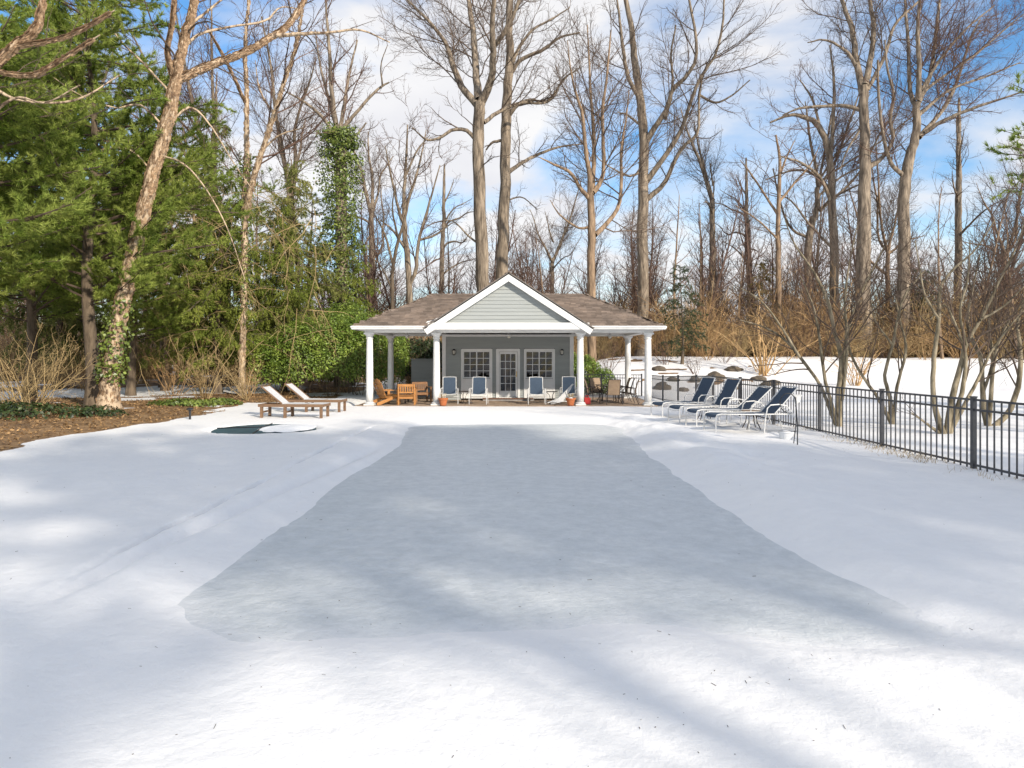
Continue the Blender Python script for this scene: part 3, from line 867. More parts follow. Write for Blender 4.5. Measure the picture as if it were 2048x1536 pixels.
# ------------------------------------------------------------------ ceiling fans and wall lanterns
def make_fan(loc, rz, label):
    f = empty('ceiling_fan', loc, rz); tag(f, label, 'ceiling fan', 'fans on the porch ceiling')
    MB().lathe([(.07, 0), (.06, -.05), (.015, -.06), (.015, -.10)], n=12).build('canopy_rod', M['white_metal'], f)
    MB().lathe([(.05, -.10), (.11, -.115), (.115, -.17), (.06, -.19)], n=16).build('motor', M['white_metal'], f)
    MB().lathe([(.05, -.19), (.075, -.215), (.06, -.25), (.02, -.265)], n=14).build('light_globe', M['lamp_glass'], f)
    for k in range(5):
        a = 2 * math.pi * k / 5; b = MB()
        c, s = math.cos(a), math.sin(a)
        P = [(.10, -.02), (.2, -.055), (.56, -.07), (.60, -.03), (.60, .03), (.56, .07), (.2, .055), (.10, .02)]
        b.slab([(x * c - y * s, x * s + y * c, -.15 + y * .18) for x, y in P], (0, 0, .008))
        b.build('blade', M['white_paint'], f)
    return f
make_fan((-.13, 28.2, 2.92), .1, 'white ceiling fan in the middle of the porch, before the door')
make_fan((-4.4, 28.6, 2.92), .5, 'white ceiling fan under the porch roof above the wooden chairs')
make_fan((4.1, 28.6, 2.92), .9, 'white ceiling fan under the porch roof above the dining table')
def make_lantern(x, label):
    l = empty('wall_lantern', (x, YW - .005, 2.10)); tag(l, label, 'lantern', 'lanterns on the front wall')
    MB().box(-.05, .05, -.02, .0, -.12, .10).build('backplate', M['black_metal'], l)
    MB().tube([(0, -.02, .05), (0, -.09, .13), (0, -.14, .12)], .012).build('arm', M['black_metal'], l)
    b = MB(); b.lathe([(.012, .14), (.03, .12), (.085, .075), (.09, .065)], (0, -.14, 0), 6); b.lathe([(.06, -.12), (.065, -.10), (.02, -.15)], (0, -.14, 0), 6)
    for k in range(6):
        a = k * math.pi / 3; b.tube([(.08 * math.cos(a), -.14 + .08 * math.sin(a), .07), (.06 * math.cos(a), -.14 + .06 * math.sin(a), -.11)], .008, 4)
    b.build('cage', M['black_metal'], l)
    MB().lathe([(.05, -.10), (.07, .06)], (0, -.14, 0), 6).build('glass', M['lamp_glass'], l)
make_lantern(-2.54, 'black wall lantern left of the left window')
make_lantern(2.185, 'black wall lantern right of the right window')
# ================================================================== furniture
def place(o, x, y, rz=0.0, z=None, label=None):
    o.location = (x, y, 0.0 if z is None else z); o.rotation_euler = (0, 0, R_(rz))
    if label: o['label'] = label
    return o

def curve_sheet(prof, x0, x1, t=.012, sag=.0):
    """a sling: profile of (y,z) swept between x0 and x1, with thickness and a little sag"""
    b = MB(); n = len(prof); V = []
    xs = [x0, (x0 * 2 + x1) / 3, (x0 + 2 * x1) / 3, x1]
    for off in (0, -t):
        for (y, z) in prof:
            for k, x in enumerate(xs):
                V.append((x, y, z + off - (sag if k in (1, 2) else 0)))
    F = []
    for i in range(n - 1):
        for k in range(3):
            a = i * 4 + k
            F.append((a, a + 1, a + 5, a + 4)); c = a + n * 4; F.append((c, c + 4, c + 5, c + 1))
    for i in range(n - 1):
        for k in (0, 3):
            a = i * 4 + k; F.append((a, a + 4, a + 4 + n * 4, a + n * 4))
    for k in range(3):
        F.append((k, k + n * 4, k + 1 + n * 4, k + 1)); a = (n - 1) * 4 + k; F.append((a, a + 1, a + 1 + n * 4, a + n * 4))
    return b.add(V, F)

def make_sling_chair(name, metal, sling, hb_=1.06, w=.27, r=.0145, arched=False):
    c = empty(name)
    back = [(.16, .40), (.20, .60), (.26, .84), (.32, hb_)]
    seat = [(-.30, .42), (-.25, .435), (-.05, .405), (.12, .385), (.16, .395)]
    curve_sheet(seat, -w, w, sag=.015).build('seat_sling', M[sling], c, smooth=False)
    curve_sheet(back, -w + .02, w - .02, sag=.0).build('back_sling', M[sling], c)
    for s in (-1, 1):
        x = s * (w + .012)
        MB().tube([(x, y, z) for y, z in seat], r).build('seat_rail', M[metal], c)
        MB().tube([(s * (w - .005), y, z) for y, z in back], r).build('back_rail', M[metal], c)
        X = s * (w + .075)
        if arched:
            MB().tube([(X, -.33, .0), (X, -.34, .25), (X, -.34, .43)], r).build('leg', M[metal], c)
            MB().tube([(x, -.30, .42), (X, -.33, .47), (X, -.30, .58), (X, -.16, .645), (X, .02, .645), (X, .17, .60), (x, .23, .66)], r).build('arm', M[metal], c)
            MB().tube([(X, .34, .0), (X, .24, .22), (X, .17, .40), (X, .17, .58)], r).build('leg', M[metal], c)
        else:
            MB().tube([(X, -.31, .0), (X, -.31, .30), (X, -.30, .55), (X, -.27, .60)], r).build('leg', M[metal], c)
            MB().tube([(X, -.28, .605), (X, -.10, .625), (X, .14, .61), (x, .21, .62)], r * 1.15).build('arm', M[metal], c)
            MB().tube([(X, .36, .0), (X, .27, .26), (X, .18, .60)], r).build('leg', M[metal], c)
        MB().tube([(X, -.30, .41), (x, -.26, .41)], r * .9).build('bracket', M[metal], c)
        MB().tube([(X, .22, .39), (x, .14, .39)], r * .9).build('bracket', M[metal], c)
    MB().tube([(-w, -.295, .41), (0, -.315, .385), (w, -.295, .41)], r).build('front_bar', M[metal], c)
    MB().tube([(-w + .005, .32, hb_), (0, .328, hb_ + .01), (w - .005, .32, hb_)], r).build('top_bar', M[metal], c)
    MB().tube([(-w - .07, .27, .26), (w + .07, .27, .26)], r * .9).build('stretcher', M[metal], c)
    return c

blue = make_sling_chair('sling_chair', 'white_metal', 'sling_blue')
G = 'blue sling chairs on the porch'
tag(place(blue, -2.52, 27.45, 4, label='blue sling chair with white frame partly behind the left inner column and pot'), None, 'chair', G)
for x, y, rz, l in ((-1.34, 27.35, -3, 'blue sling chair with white frame between left window and door'),
                    (.98, 27.30, 2, 'blue sling chair with white frame before the right window'),
                    (2.30, 27.75, -6, 'blue sling chair beside the right inner column, pale folded lounge before it')):
    place(copy_tree(blue), x, y, rz, label=l)

# dining set
din = make_sling_chair('dining_chair', 'bronze_metal', 'sling_tan', hb_=.98, w=.25, r=.015, arched=True)
G2 = 'tan sling chairs at the porch dining table'
tag(place(din, 3.28, 28.0, 78, label='tan sling dining chair in profile beside the right inner column'), None, 'chair', G2)
for x, y, rz, l in ((3.62, 28.95, 14, 'tan sling dining chair at the far side of the table, facing the pool'),
                    (4.02, 27.25, 186, 'tan sling dining chair with its back turned to the pool'),
                    (4.78, 27.45, -104, 'tan sling dining chair nearest the right corner column, seen sideways'),
                    (4.72, 28.15, -98, 'tan sling dining chair in the middle of the three on the right'),
                    (4.66, 28.85, -92, 'tan sling dining chair farthest back of the three on the right')):
    place(copy_tree(din), x, y, rz, label=l)
tb = empty('dining_table', (4.0, 28.1, 0)); tag(tb, 'glass topped dining table with dark metal legs among the tan chairs', 'table')
MB().box(-.46, .46, -.72, .72, .70, .712).build('glass_top', M['table_glass'], tb)
b = MB()
for a, c_ in (((-.47, -.73, .706), (.47, -.73, .706)), ((.47, -.73, .706), (.47, .73, .706)), ((.47, .73, .706), (-.47, .73, .706)), ((-.47, .73, .706), (-.47, -.73, .706))): b.tube([a, c_], .017)
b.build('rim', M['bronze_metal'], tb)
for sx_ in (-1, 1):
    for sy_ in (-1, 1):
        MB().tube([(sx_ * .44, sy_ * .68, .70), (sx_ * .33, sy_ * .55, .45), (sx_ * .34, sy_ * .56, .2), (sx_ * .43, sy_ * .66, 0)], .017).build('leg', M['bronze_metal'], tb)

# small wire side tables
def make_wire_table():
    t = empty('side_table')
    b = MB(); b.lathe([(.235, .47), (.25, .475), (.25, .485), (.235, .49)], n=20); b.build('top', M['bronze_metal'], t)
    for k in range(3):
        a = 2 * math.pi * k / 3 + .4; c, s = math.cos(a), math.sin(a)
        MB().tube([(.22 * c, .22 * s, .47), (.10 * c, .10 * s, .36), (.06 * c, .06 * s, .22), (.14 * c, .14 * s, .08), (.24 * c, .24 * s, 0)], .011).build('leg', M['bronze_metal'], t)
    return t
wt = make_wire_table()
tag(place(wt, -1.95, 27.75, label='small dark wire side table between the two left blue chairs'), None, 'side table', 'small side tables')
place(copy_tree(wt), 1.60, 27.6, 30, label='small wire side table between the right blue chair and the folded lounge')

# pale folded lounge leaning on the porch
fl = empty('folded_lounge', (2.02, 27.15, 0), R_(8)); tag(fl, 'pale folded sun lounge leaning beside the right inner column', 'lounge')
for s in (-1, 1):
    MB().tube([(-.62, s * .05 - .02, .06), (-.2, s * .05, .22), (.42, s * .05 + .02, .80)], .018).build('frame_rail', M['white_metal'], fl)
    MB().tube([(-.5, s * .08, .02), (.05, s * .08, .13), (.5, s * .08, .03)], .016).build('leg', M['white_metal'], fl)
    MB().tube([(.1, s * .07, .50), (.34, s * .07, .03)], .014).build('leg', M['white_metal'], fl)
MB().slab([(-.62, -.045, .07), (-.2, -.045, .235), (.40, -.03, .79), (.40, .05, .79), (-.2, .045, .235), (-.62, .045, .07)][:3] + [(.32, -.045, .60), (-.02, -.05, .10)], (0, .08, 0)).build('sling', M['sling_white'], fl)

# terracotta pots
def make_pot(x, y, label, snowy):
    p = empty('flower_pot', (x, y, 0)); tag(p, label, 'pot', 'terracotta pots at the porch columns')
    MB().lathe([(.115, 0), (.165, .22), (.19, .225), (.20, .285), (.175, .29), (.165, .25)], n=20).build('pot', M['terracotta'], p)
    MB().lathe([(.167, .235), (.05, .262 if not snowy else .31)], n=16).build('snow_cap' if snowy else 'soil', M['snow_clean'] if snowy else M['soil'], p)
    b = MB()
    for k in range(9):
        a = k * 2.4; b.tube([(.04 * math.cos(a), .04 * math.sin(a), .24), (.07 * math.cos(a), .07 * math.sin(a), .36), (.13 * math.cos(a * 1.1), .13 * math.sin(a * 1.1), .42 + .03 * (k % 3))], .005, 4)
    b.build('dry_stems', M['twig_tan'], p)
make_pot(-2.67, 26.48, 'bright terracotta pot with dry stems beside the left inner column', False)
make_pot(2.28, 26.50, 'terracotta pot capped with snow beside the right inner column', True)
rc = empty('fuel_can', (2.98, 27.1, 0)); tag(rc, 'small red container half hidden behind the right inner column', 'container')
MB().box(-.13, .13, -.09, .09, 0, .27).build('body', M['red_plastic'], rc, bevel=.03)
MB().tube([(-.07, 0, .26), (-.06, 0, .34), (.05, 0, .34), (.06, 0, .26)], .014).build('handle', M['red_plastic'], rc)

# adirondack chair (front towards -y)
ad = empty('adirondack_chair'); tag(ad, 'orange cedar adirondack chair beside the left corner column', 'chair')
for k in range(5):
    x = (k - 2) * .108; top = 1.0 - .035 * (k - 2) ** 2; fan = (k - 2) * .022
    prof = [(-.05, 0), (.05, 0), (.055 + abs(fan) * .2, 1), (.03, 1.04), (-.03, 1.04), (-.055, 1)]
    lo = Vector((x, .16, .28)); hi = Vector((x + fan, .42, top)); ax = hi - lo
    P = [lo + ax * t + Vector((u, 0, 0)) for u, t in prof]
    MB().slab(P, (0, .02, .008)).build('back_slat', M['cedar'], ad)
for z, y in ((.42, .235), (.74, .355)):
    MB().box(-.29, .29, y, y + .03, z - .035, z + .035).build('back_rail', M['cedar'], ad)
for k in range(6):
    y = -.34 + k * .09; z = .385 - (y + .34) * .26
    MB().beam((-.28, y, z), (.28, y, z), .078, .02, (0, .26, 1)).build('seat_slat', M['cedar'], ad)
for s in (-1, 1):
    MB().slab([(s * .29, -.36, .30), (s * .29, -.30, .375), (s * .29, .62, .10), (s * .29, .62, .0), (s * .29, .50, .0)], (s * .028, 0, 0)).build('stringer', M['cedar'], ad)
    MB().box(min(s * .32, s * .345), max(s * .32, s * .345), -.38, -.27, 0, .55).build('leg', M['cedar'], ad)
    MB().slab([(s * .27, -.44, .552), (s * .41, -.44, .552), (s * .41, -.1, .552), (s * .34, .34, .552), (s * .28, .34, .552)], (0, 0, .024)).build('arm', M['cedar'], ad)
    MB().slab([(s * .347, -.36, .55), (s * .347, -.27, .55), (s * .347, -.28, .36)], (s * .025, 0, 0)).build('arm_bracket', M['cedar'], ad)
place(ad, -5.0, 27.15, 133)

def make_wood_armchair(mat):
    c = empty('wooden_armchair'); m_ = M[mat]
    for s in (-1, 1):
        x = s * .31
        MB().beam((x, .24, 0), (x, .30, .82), .055, .05, (0, 1, 0)).build('leg', m_, c)
        MB().box(x - .0275, x + .0275, -.30, -.25, 0, .60).build('leg', m_, c)
        MB().box(x - .045, x + .045, -.34, .25, .601, .63).build('arm', m_, c)
        MB().box(x - .015, x + .015, -.25, .235, .30, .37).build('seat_rail', m_, c)
    MB().box(-.28, .28, .268, .298, .72, .82).build('top_rail', m_, c)
    MB().box(-.28, .28, .235, .262, .46, .52).build('lower_rail', m_, c)
    for k in range(6):
        x = -.225 + k * .09; MB().beam((x, .252, .52), (x, .28, .72), .05, .016, (0, 1, 0)).build('back_slat', m_, c)
    for k in range(5):
        y = -.29 + k * .115; MB().box(-.29, .29, y, y + .085, .372, .392).build('seat_slat', m_, c)
    MB().box(-.28, .28, -.285, -.262, .30, .37).build('front_apron', m_, c)
    MB().box(-.28, .28, .225, .25, .24, .33).build('rear_apron', m_, c)
    return c
wa = make_wood_armchair('cedar'); tag(place(wa, -4.15, 27.0, 184, label='orange wooden slatted armchair with its back to the pool'), None, 'chair', 'wooden armchairs on the porch')
wb_ = make_wood_armchair('cedar_shaded'); tag(place(wb_, -3.80, 28.75, 25, label='wooden slatted armchair behind the orange one, porch shade put into its colour'), None, 'chair', 'wooden armchairs on the porch')
fp = empty('low_table', (-4.75, 28.2, 0)); tag(fp, 'low dark slatted table between the wooden porch chairs', 'table')
for k in range(7): MB().box(-.45, .45, -.42 + k * .122, -.42 + k * .122 + .105, .42, .445).build('slat', M['bronze_metal'], fp)
for sx_ in (-1, 1):
    MB().box(sx_ * .40 - .03, sx_ * .40 + .03, -.40, .42, .36, .418).build('rail', M['bronze_metal'], fp)
    for sy_ in (-1, 1): MB().box(sx_ * .40 - .03, sx_ * .40 + .03, sy_ * .38 - .03, sy_ * .38 + .03, 0, .359).build('leg', M['bronze_metal'], fp)

# blue sun loungers (foot at -x, head at +x)
def make_chaise(ang):
    c = empty('sun_lounger'); m_ = M['white_metal']; r = .0155
    hx, hz = .42, .36; L2 = .86; a = R_(ang); tx, tz = hx + L2 * math.cos(a), hz + L2 * math.sin(a)
    W = .335
    prof = [(-1.06, .30), (-1.02, .352), (-.9, .365), (-.3, .35), (hx - .02, .355)]
    bk_ = [(hx, .37), (hx + L2 * .5 * math.cos(a) + .02, hz + L2 * .5 * math.sin(a) - .015), (tx, tz)]
    def sheet(pr, name):
        b = curve_sheet(pr, -W + .01, W - .01, sag=.02); b.v = [(y, x, z) for x, y, z in b.v]; b.build(name, M['sling_blue'], c)
    sheet(prof, 'seat_sling'); sheet(bk_, 'back_sling')
    for s in (-1, 1):
        y = s * W
        MB().tube([(-1.08, y, .02 - .12), (-1.08, y, .28), (-1.05, y, .35), (-.95, y, .37), (-.2, y, .352), (hx, y, .352), (.86, y, .345)], r).build('side_rail', m_, c)
        MB().tube([(hx, y, .365), (hx + L2 * .5 * math.cos(a), y, hz + L2 * .5 * math.sin(a)), (tx, y, tz)], r).build('back_rail', m_, c)
        Y = s * (W + .05)
        MB().tube([(.12, Y, -.12), (.14, Y, .2), (.20, Y, .50), (.28, Y, .575), (.50, Y, .59), (.70, Y, .55), (.86, Y, .36), (.98, Y, .05), (1.02, Y, -.12)], r).build('arm_leg', m_, c)
        MB().tube([(hx + .25 * math.cos(a), s * (W - .02), hz + .25 * math.sin(a)), (.84, s * (W - .02), .36)], .013).build('back_prop', m_, c)
    MB().tube([(-1.08, -W, .26), (-1.10, 0, .22), (-1.08, W, .26)], r * .9).build('foot_bar', m_, c)
    MB().tube([(tx, -W, tz), (tx + .01, 0, tz + .02), (tx, W, tz)], r).build('head_bar', m_, c)
    MB().tube([(.17, -W - .05, .33), (.17, W + .05, .33)], r * .9).build('stretcher', m_, c)
    MB().tube([(.84, -W - .05, .36), (.84, W + .05, .36)], r * .9).build('stretcher', m_, c)
    return c
for k, (fx, fy, hx_, hy_, ang, l) in enumerate((
        (4.80, 16.55, 6.93, 16.85, 47, 'blue sun lounger nearest the camera by the fence, seat lowest in view'),
        (4.80, 18.15, 6.85, 18.5, 42, 'blue sun lounger second nearest of four by the fence, back less upright'),
        (4.70, 19.45, 6.60, 19.95, 60, 'blue sun lounger third from the camera, tall upright back by the fence'),
        (4.60, 21.35, 6.48, 22.0, 61, 'blue sun lounger farthest from the camera, closest to the porch corner'))):
    c = make_chaise(ang)
    tag(c, l, 'lounger', 'blue loungers in a row by the fence')
    mx_, my_ = (fx + hx_) / 2, (fy + hy_) / 2
    place(c, mx_, my_, math.degrees(math.atan2(hy_ - fy, hx_ - fx)), z=gz(mx_, my_) + .10)
# low tables between them
def make_sling_table():
    t = empty('side_table')
    MB().lathe([(.23, .36), (.25, .365), (.25, .385), (.23, .39)], n=18).build('top', M['sling_tan'], t)
    for k in range(4):
        a = math.pi / 4 + k * math.pi / 2; c, s = math.cos(a), math.sin(a)
        MB().tube([(.22 * c, .22 * s, .36), (.13 * c, .13 * s, .24), (.15 * c, .15 * s, .10), (.25 * c, .25 * s, -.08)], .013).build('leg', M['bronze_metal'], t)
    return t
for x, y, l in ((6.12, 17.45, 'low round table between the two nearest blue loungers'), (5.75, 20.4, 'low round table between the two farthest blue loungers')):
    t = make_sling_table(); tag(place(t, x, y, z=gz(x, y) + .06, label=l), None, 'side table', 'small side tables')

# wooden loungers with white slings (head at -x)
def make_wood_lounger():
    c = empty('wooden_lounger'); m_ = M['teak']
    for s in (-1, 1):
        y = s * .33
        MB().box(-1.05, 1.03, y - .022, y + .022, .24, .33).build('side_rail', m_, c)
        for x in (-.95, -.20, .95): MB().box(x - .035, x + .035, y - .055 * (s > 0) - .02, y + .055 * (s < 0) + .02, -.12, .239).build('leg', m_, c)
        MB().tube([(-.60, s * .27, .55), (-.45, s * .27, .34)], .014).build('back_prop', m_, c)
    for x in (-1.02, .40, 1.0): MB().box(x - .025, x + .025, -.305, .305, .245, .325).build('cross_rail', m_, c)
    for x in (-.95, -.2): MB().box(x - .02, x + .02, -.26, .26, .05, .10).build('low_stretcher', m_, c)
    b = curve_sheet([(-.30, .34), (.35, .332), (1.0, .342)], -.30, .30, sag=.012); b.v = [(y, x, z) for x, y, z in b.v]; b.build('seat_sling', M['sling_white'], c)
    b = curve_sheet([(-.31, .345), (-.62, .60), (-.95, .865)], -.29, .29, sag=.01); b.v = [(y, x, z) for x, y, z in b.v]; b.build('back_sling', M['sling_white'], c)
    for s in (-1, 1): MB().beam((-.30, s * .30, .34), (-.97, s * .30, .875), .03, .04).build('back_rail', m_, c)
    MB().beam((-.965, -.30, .865), (-.965, .30, .865), .03, .04).build('head_rail', m_, c)
    return c
wl_ = make_wood_lounger(); gg = 'wooden loungers on the snow'
tag(place(wl_, -6.85, 21.55, -4, gz(-6.85, 21.55) + .10, 'wooden lounger with raised white sling back, nearer of the pair'), None, 'lounger', gg)
place(copy_tree(wl_), -6.85, 23.75, -4, gz(-6.85, 23.75) + .10, 'wooden lounger with raised white sling back, farther of the pair by the porch')

# sunken spa cover with old snow on it
spa = empty('spa_cover', (-6.55, 18.1, gz(-6.55, 16.6) - .02)); tag(spa, 'dark teal sunken spa cover half buried in snow', 'spa cover')
b = MB(); prof = [(1.28, -.10), (1.30, -.03), (1.26, .0), (.0, .05)]
b.lathe([(1.30, -.12), (1.31, -.02), (1.27, .0), (.6, .02), (.02, .035)], n=48); b.build('cover', M['spa_cover'], spa)
b = MB()
for p, q in (((-1.27, 0, .012), (1.27, 0, .012)), ((0.15, -1.25, .012), (-.25, 1.25, .012))):
    b.tube([Vector(p).lerp(Vector(q), k / 6) + Vector((0, 0, .03 * math.sin(math.pi * k / 6))) for k in range(7)], .016, 5)
b.build('seam', M['black_metal'], spa)
V, F = [], []
nr, na = 10, 44
for i in range(nr + 1):
    for k in range(na):
        a = 2 * math.pi * k / na
        rr = 1 + .22 * float(fbm(np.array([math.cos(a) * 1.6]), np.array([math.sin(a) * 1.6]), 40)[0]) * 2
        rad = i / nr * rr
        V.append((.62 + .72 * rad * math.cos(a), -.10 + .95 * rad * math.sin(a), .02 + .06 * (1 - (i / nr) ** 3) + .05 * float(fbm(np.array([rad * math.cos(a) * 3]), np.array([rad * math.sin(a) * 3]), 41)[0])))
for i in range(nr):
    for k in range(na):
        F.append((i * na + k, i * na + (k + 1) % na, (i + 1) * na + (k + 1) % na, (i + 1) * na + k))
MB().add(V, F).build('snow_drift', M['snow_clean'], spa, smooth=True)
# small dark post light by the bed
pl = empty('path_light', (-9.72, 20.6, gz(-9.72, 20.6))); tag(pl, 'small dark path light standing in snow beside the leaf bed', 'path light')
MB().lathe([(.035, -.1), (.035, .28)], n=10).build('post', M['black_metal'], pl)
MB().lathe([(.05, .28), (.10, .30), (.10, .325), (.03, .36)], n=12).build('cap', M['black_metal'], pl)
# white tub and dark pole by the nearest lounger
tbx = empty('plastic_tub', (6.12, 15.25, gz(6.12, 15.25) - .03)); tag(tbx, 'white plastic tub half sunk in snow beside the nearest blue lounger', 'tub')
MB().lathe([(.125, 0), (.155, .17), (.17, .172), (.17, .19), (.15, .19), (.145, .15)], n=20).build('body', M['white_plastic'], tbx)
MB().lathe([(.15, .155), (.06, .215)], n=14).build('snow_fill', M['snow_clean'], tbx)
MB().tube([(-.165, 0, .18), (-.19, -.1, .21), (0, -.18, .22), (.19, -.1, .21), (.165, 0, .18)], .007).build('bail', M['black_metal'], tbx)
ps = empty('pool_brush', (5.98, 14.3, gz(5.98, 14.3))); tag(ps, 'pair of thin dark poles standing in snow before the nearest lounger', 'pole')
MB().tube([(0, 0, -.1), (.0, 0, .45), (-.04, .0, 1.0)], .012).build('pole', M['black_metal'], ps)
MB().tube([(.02, .25, -.05), (.015, .1, .45), (-.03, .01, .98)], .010).build('pole', M['black_metal'], ps)
MB().slab([(-.10, 0, 1.06), (.10, 0, 1.05), (.05, 0, .90), (-.03, 0, .84)], (0, .03, 0)).build('head', M['white_metal'], ps)
b = MB(); b.tube([(-.04 + .17 * math.cos(a) - .16, -.01, .88 + .20 * math.sin(a)) for a in np.linspace(-.4, 4.6, 18)], .011, 6); b.build('hose_loop', M['black_metal'], ps)

# ================================================================== the pool fence
fence = empty('pool_fence', (FENCE(20), 20, 0)); tag(fence, 'dark metal picket fence running along the right side of the pool yard', 'fence')
posts = [8.65, 11.3, 13.95, 16.6, 19.3, 21.9, 24.6, 26.6, 29.2, 31.8, 34.4]
FH = 1.22
_c = {}
def shared(name, key, mk, parent, loc, rz=0.0):
    if key not in _c:
        o = mk().build(name, M['fence_metal'], parent); _c[key] = o.data
    else:
        o = bpy.data.objects.new(name, _c[key]); COL.objects.link(o); o.parent = parent
    o.location = loc; o.rotation_euler = (0, 0, rz); return o
def fz(x, y):  # fence foot: smooth ground line
    return -0.22 * float(sstep(24, 33, np.array(y)))
def fence_run(f, pts, npick):
    ox, oy = f.location.x, f.location.y
    for i, (x, y) in enumerate(pts):
        z = fz(x, y)
        shared('post', 'post', lambda: MB().box(-.034, .034, -.034, .034, -.2, FH).box(-.042, .042, -.042, .042, FH, FH + .022), f, (x - ox, y - oy, z))
    for i in range(len(pts) - 1):
        (xa, ya), (xb, yb) = pts[i], pts[i + 1]; za, zb = fz(xa, ya), fz(xb, yb)
        for h in (.11, FH - .20, FH - .035):
            b = MB(); b.beam((xa - ox, ya - oy, za + h), (xb - ox, yb - oy, zb + h), .03, .034); b.build('rail', M['fence_metal'], f)
        n = npick
        for k in range(1, n):
            t = k / n; x, y, z = xa + (xb - xa) * t, ya + (yb - ya) * t, za + (zb - za) * t
            shared('picket', 'picket', lambda: MB().box(-.0095, .0095, -.0095, .0095, .045, FH - .037), f, (x - ox, y - oy, z))
fence_run(fence, [(FENCE(y), y) for y in posts], 17)
fence2 = empty('pool_fence', (5.0, 34.4, -.2)); fence2.location = (5.0, 34.4, 0); tag(fence2, 'dark metal picket fence crossing behind the dining table, beyond the porch', 'fence')
fence_run(fence2, [(FENCE(34.4) - .35, 34.75), (4.6, 35.1), (2.9, 35.3)], 15)
# thin pale stake standing beyond the far fence corner
sk = empty('garden_stake', (8.25, 36.6, gz(8.25, 36.6))); tag(sk, 'thin pale leaning stake beside the dark boulder beyond the fence corner', 'stake')
MB().tube([(-.10, 0, -.05), (.12, 0, .52)], .014).build('shaft', M['white_metal'], sk)
MB().tube([(.12, 0, .52), (.02, 0, .56)], .012).build('crook', M['white_metal'], sk)

# ================================================================== boulders on the bank
import bmesh
def boulder(px0, px1, py0, py1, Y, seed, label):
    x = ((px0 + px1) / 2 - 1024) * Y / FPX; w = (px1 - px0) * Y / FPX / 2; h = (py1 - py0) * Y / FPX
    z = gz(x, Y)
    bm = bmesh.new(); bmesh.ops.create_icosphere(bm, subdivisions=4, radius=1)
    for v in bm.verts:
        c = v.co
        n = float(fbm(np.array([c.x * 1.3 + seed * 3.1]), np.array([c.y * 1.3 + c.z * 1.9 + seed]), seed, 4)[0])
        k = 1 + .75 * n
        v.co = Vector((c.x * w * k, c.y * w * .75 * k, (c.z * h * .95 * k) if c.z > 0 else c.z * h * .5))
    me = bpy.data.meshes.new('boulder'); bm.to_mesh(me); bm.free(); me.materials.append(M['rock'])
    o = bpy.data.objects.new('boulder', me); COL.objects.link(o); o.location = (x, Y, z - .02)
    tag(o, label, 'boulder', 'dark boulders on the snowy bank')
for k, (a, b_, c_, d_, Y, l) in enumerate((
    (1306, 1342, 768, 783, 36.8, 'large rounded dark boulder right of the corner column, behind the fence'),
    (1332, 1361, 757, 766, 38.6, 'flat dark boulder just above the large rounded one by the corner column'),
    (1355, 1378, 777, 785, 36.3, 'small low boulder at the fence foot right of the large rounded one'),
    (1379, 1402, 757, 769, 38.4, 'dark boulder behind the fence left of the farthest lounger'),
    (1390, 1408, 771, 780, 36.9, 'small dark boulder low behind the fence left of the farthest lounger back'),
    (1410, 1449, 752, 765, 39.2, 'broad mossy boulder above the farthest lounger back'),
    (1449, 1486, 744, 753, 41.0, 'long brown boulder highest on the bank left of the golden shrub'),
    (1450, 1474, 761, 769, 38.0, 'small yellow brown boulder between the two farthest loungers'),
    (1458, 1480, 771, 779, 36.9, 'low dark boulder behind the second farthest lounger'),
    (1502, 1533, 756, 766, 38.8, 'mossy boulder just below the golden shrub'),
    (1522, 1562, 762, 773, 37.6, 'wide dark boulder behind the fence below the golden shrub'),
    (1304, 1334, 743, 753, 41.0, 'dark boulder high on the bank beside the corner column'))):
    boulder(a, b_, c_, d_, Y, k + 2, l)
# ================================================================== growing things
def nrm(a):
    return a / np.maximum(np.linalg.norm(a, axis=-1, keepdims=True), 1e-9)

def tubes(P, R, S=3):
    P = np.asarray(P, float); N_, K, _ = P.shape
    T = nrm(np.gradient(P, axis=1))
    ref = nrm(rng.normal(size=(N_, 1, 3)))
    u = ref - (ref * T).sum(-1, keepdims=True) * T
    u = nrm(u); v = np.cross(T, u)
    a = 2 * np.pi * np.arange(S) / S
    ring = P[:, :, None, :] + R[:, :, None, None] * (np.cos(a)[:, None] * u[:, :, None, :] + np.sin(a)[:, None] * v[:, :, None, :])
    n = np.arange(N_)[:, None, None]; k = np.arange(K - 1)[None, :, None]; s = np.arange(S)[None, None, :]
    s2 = (s + 1) % S
    b0 = (n * K + k) * S; b1 = (n * K + k + 1) * S
    Q = np.stack(np.broadcast_arrays(b0 + s, b0 + s2, b1 + s2, b1 + s), -1).reshape(-1, 4)
    return ring.reshape(-1, 3), Q

class Geo:
    def __init__(s): s.V, s.Q, s.T, s.n = [], [], [], 0
    def q(s, V, Q): s.V.append(V); s.Q.append(Q + s.n); s.n += len(V)
    def t(s, V, T): s.V.append(V); s.T.append(T + s.n); s.n += len(V)
    def tube(s, P, R, S=3):
        if len(P): s.q(*tubes(P, R, S))
    def build(s, name, mat, parent=None, smooth=False):
        return np_mesh(name, np.concatenate(s.V), np.concatenate(s.Q) if s.Q else None, np.concatenate(s.T) if s.T else None, M[mat], parent, smooth)

def walk(p, d, L, K, wander=.15, up=0.0, sag=0.0):
    """random walk from p along d; returns (N,K+1,3)"""
    p = np.array(p, float); d = nrm(np.array(d, float)); out = [p.copy()]
    for k in range(K):
        d = d + rng.normal(size=d.shape) * wander
        d[:, 2] += up / K - sag / K
        d = nrm(d); p = p + d * (L / K)[:, None]; out.append(p.copy())
    return np.stack(out, 1)

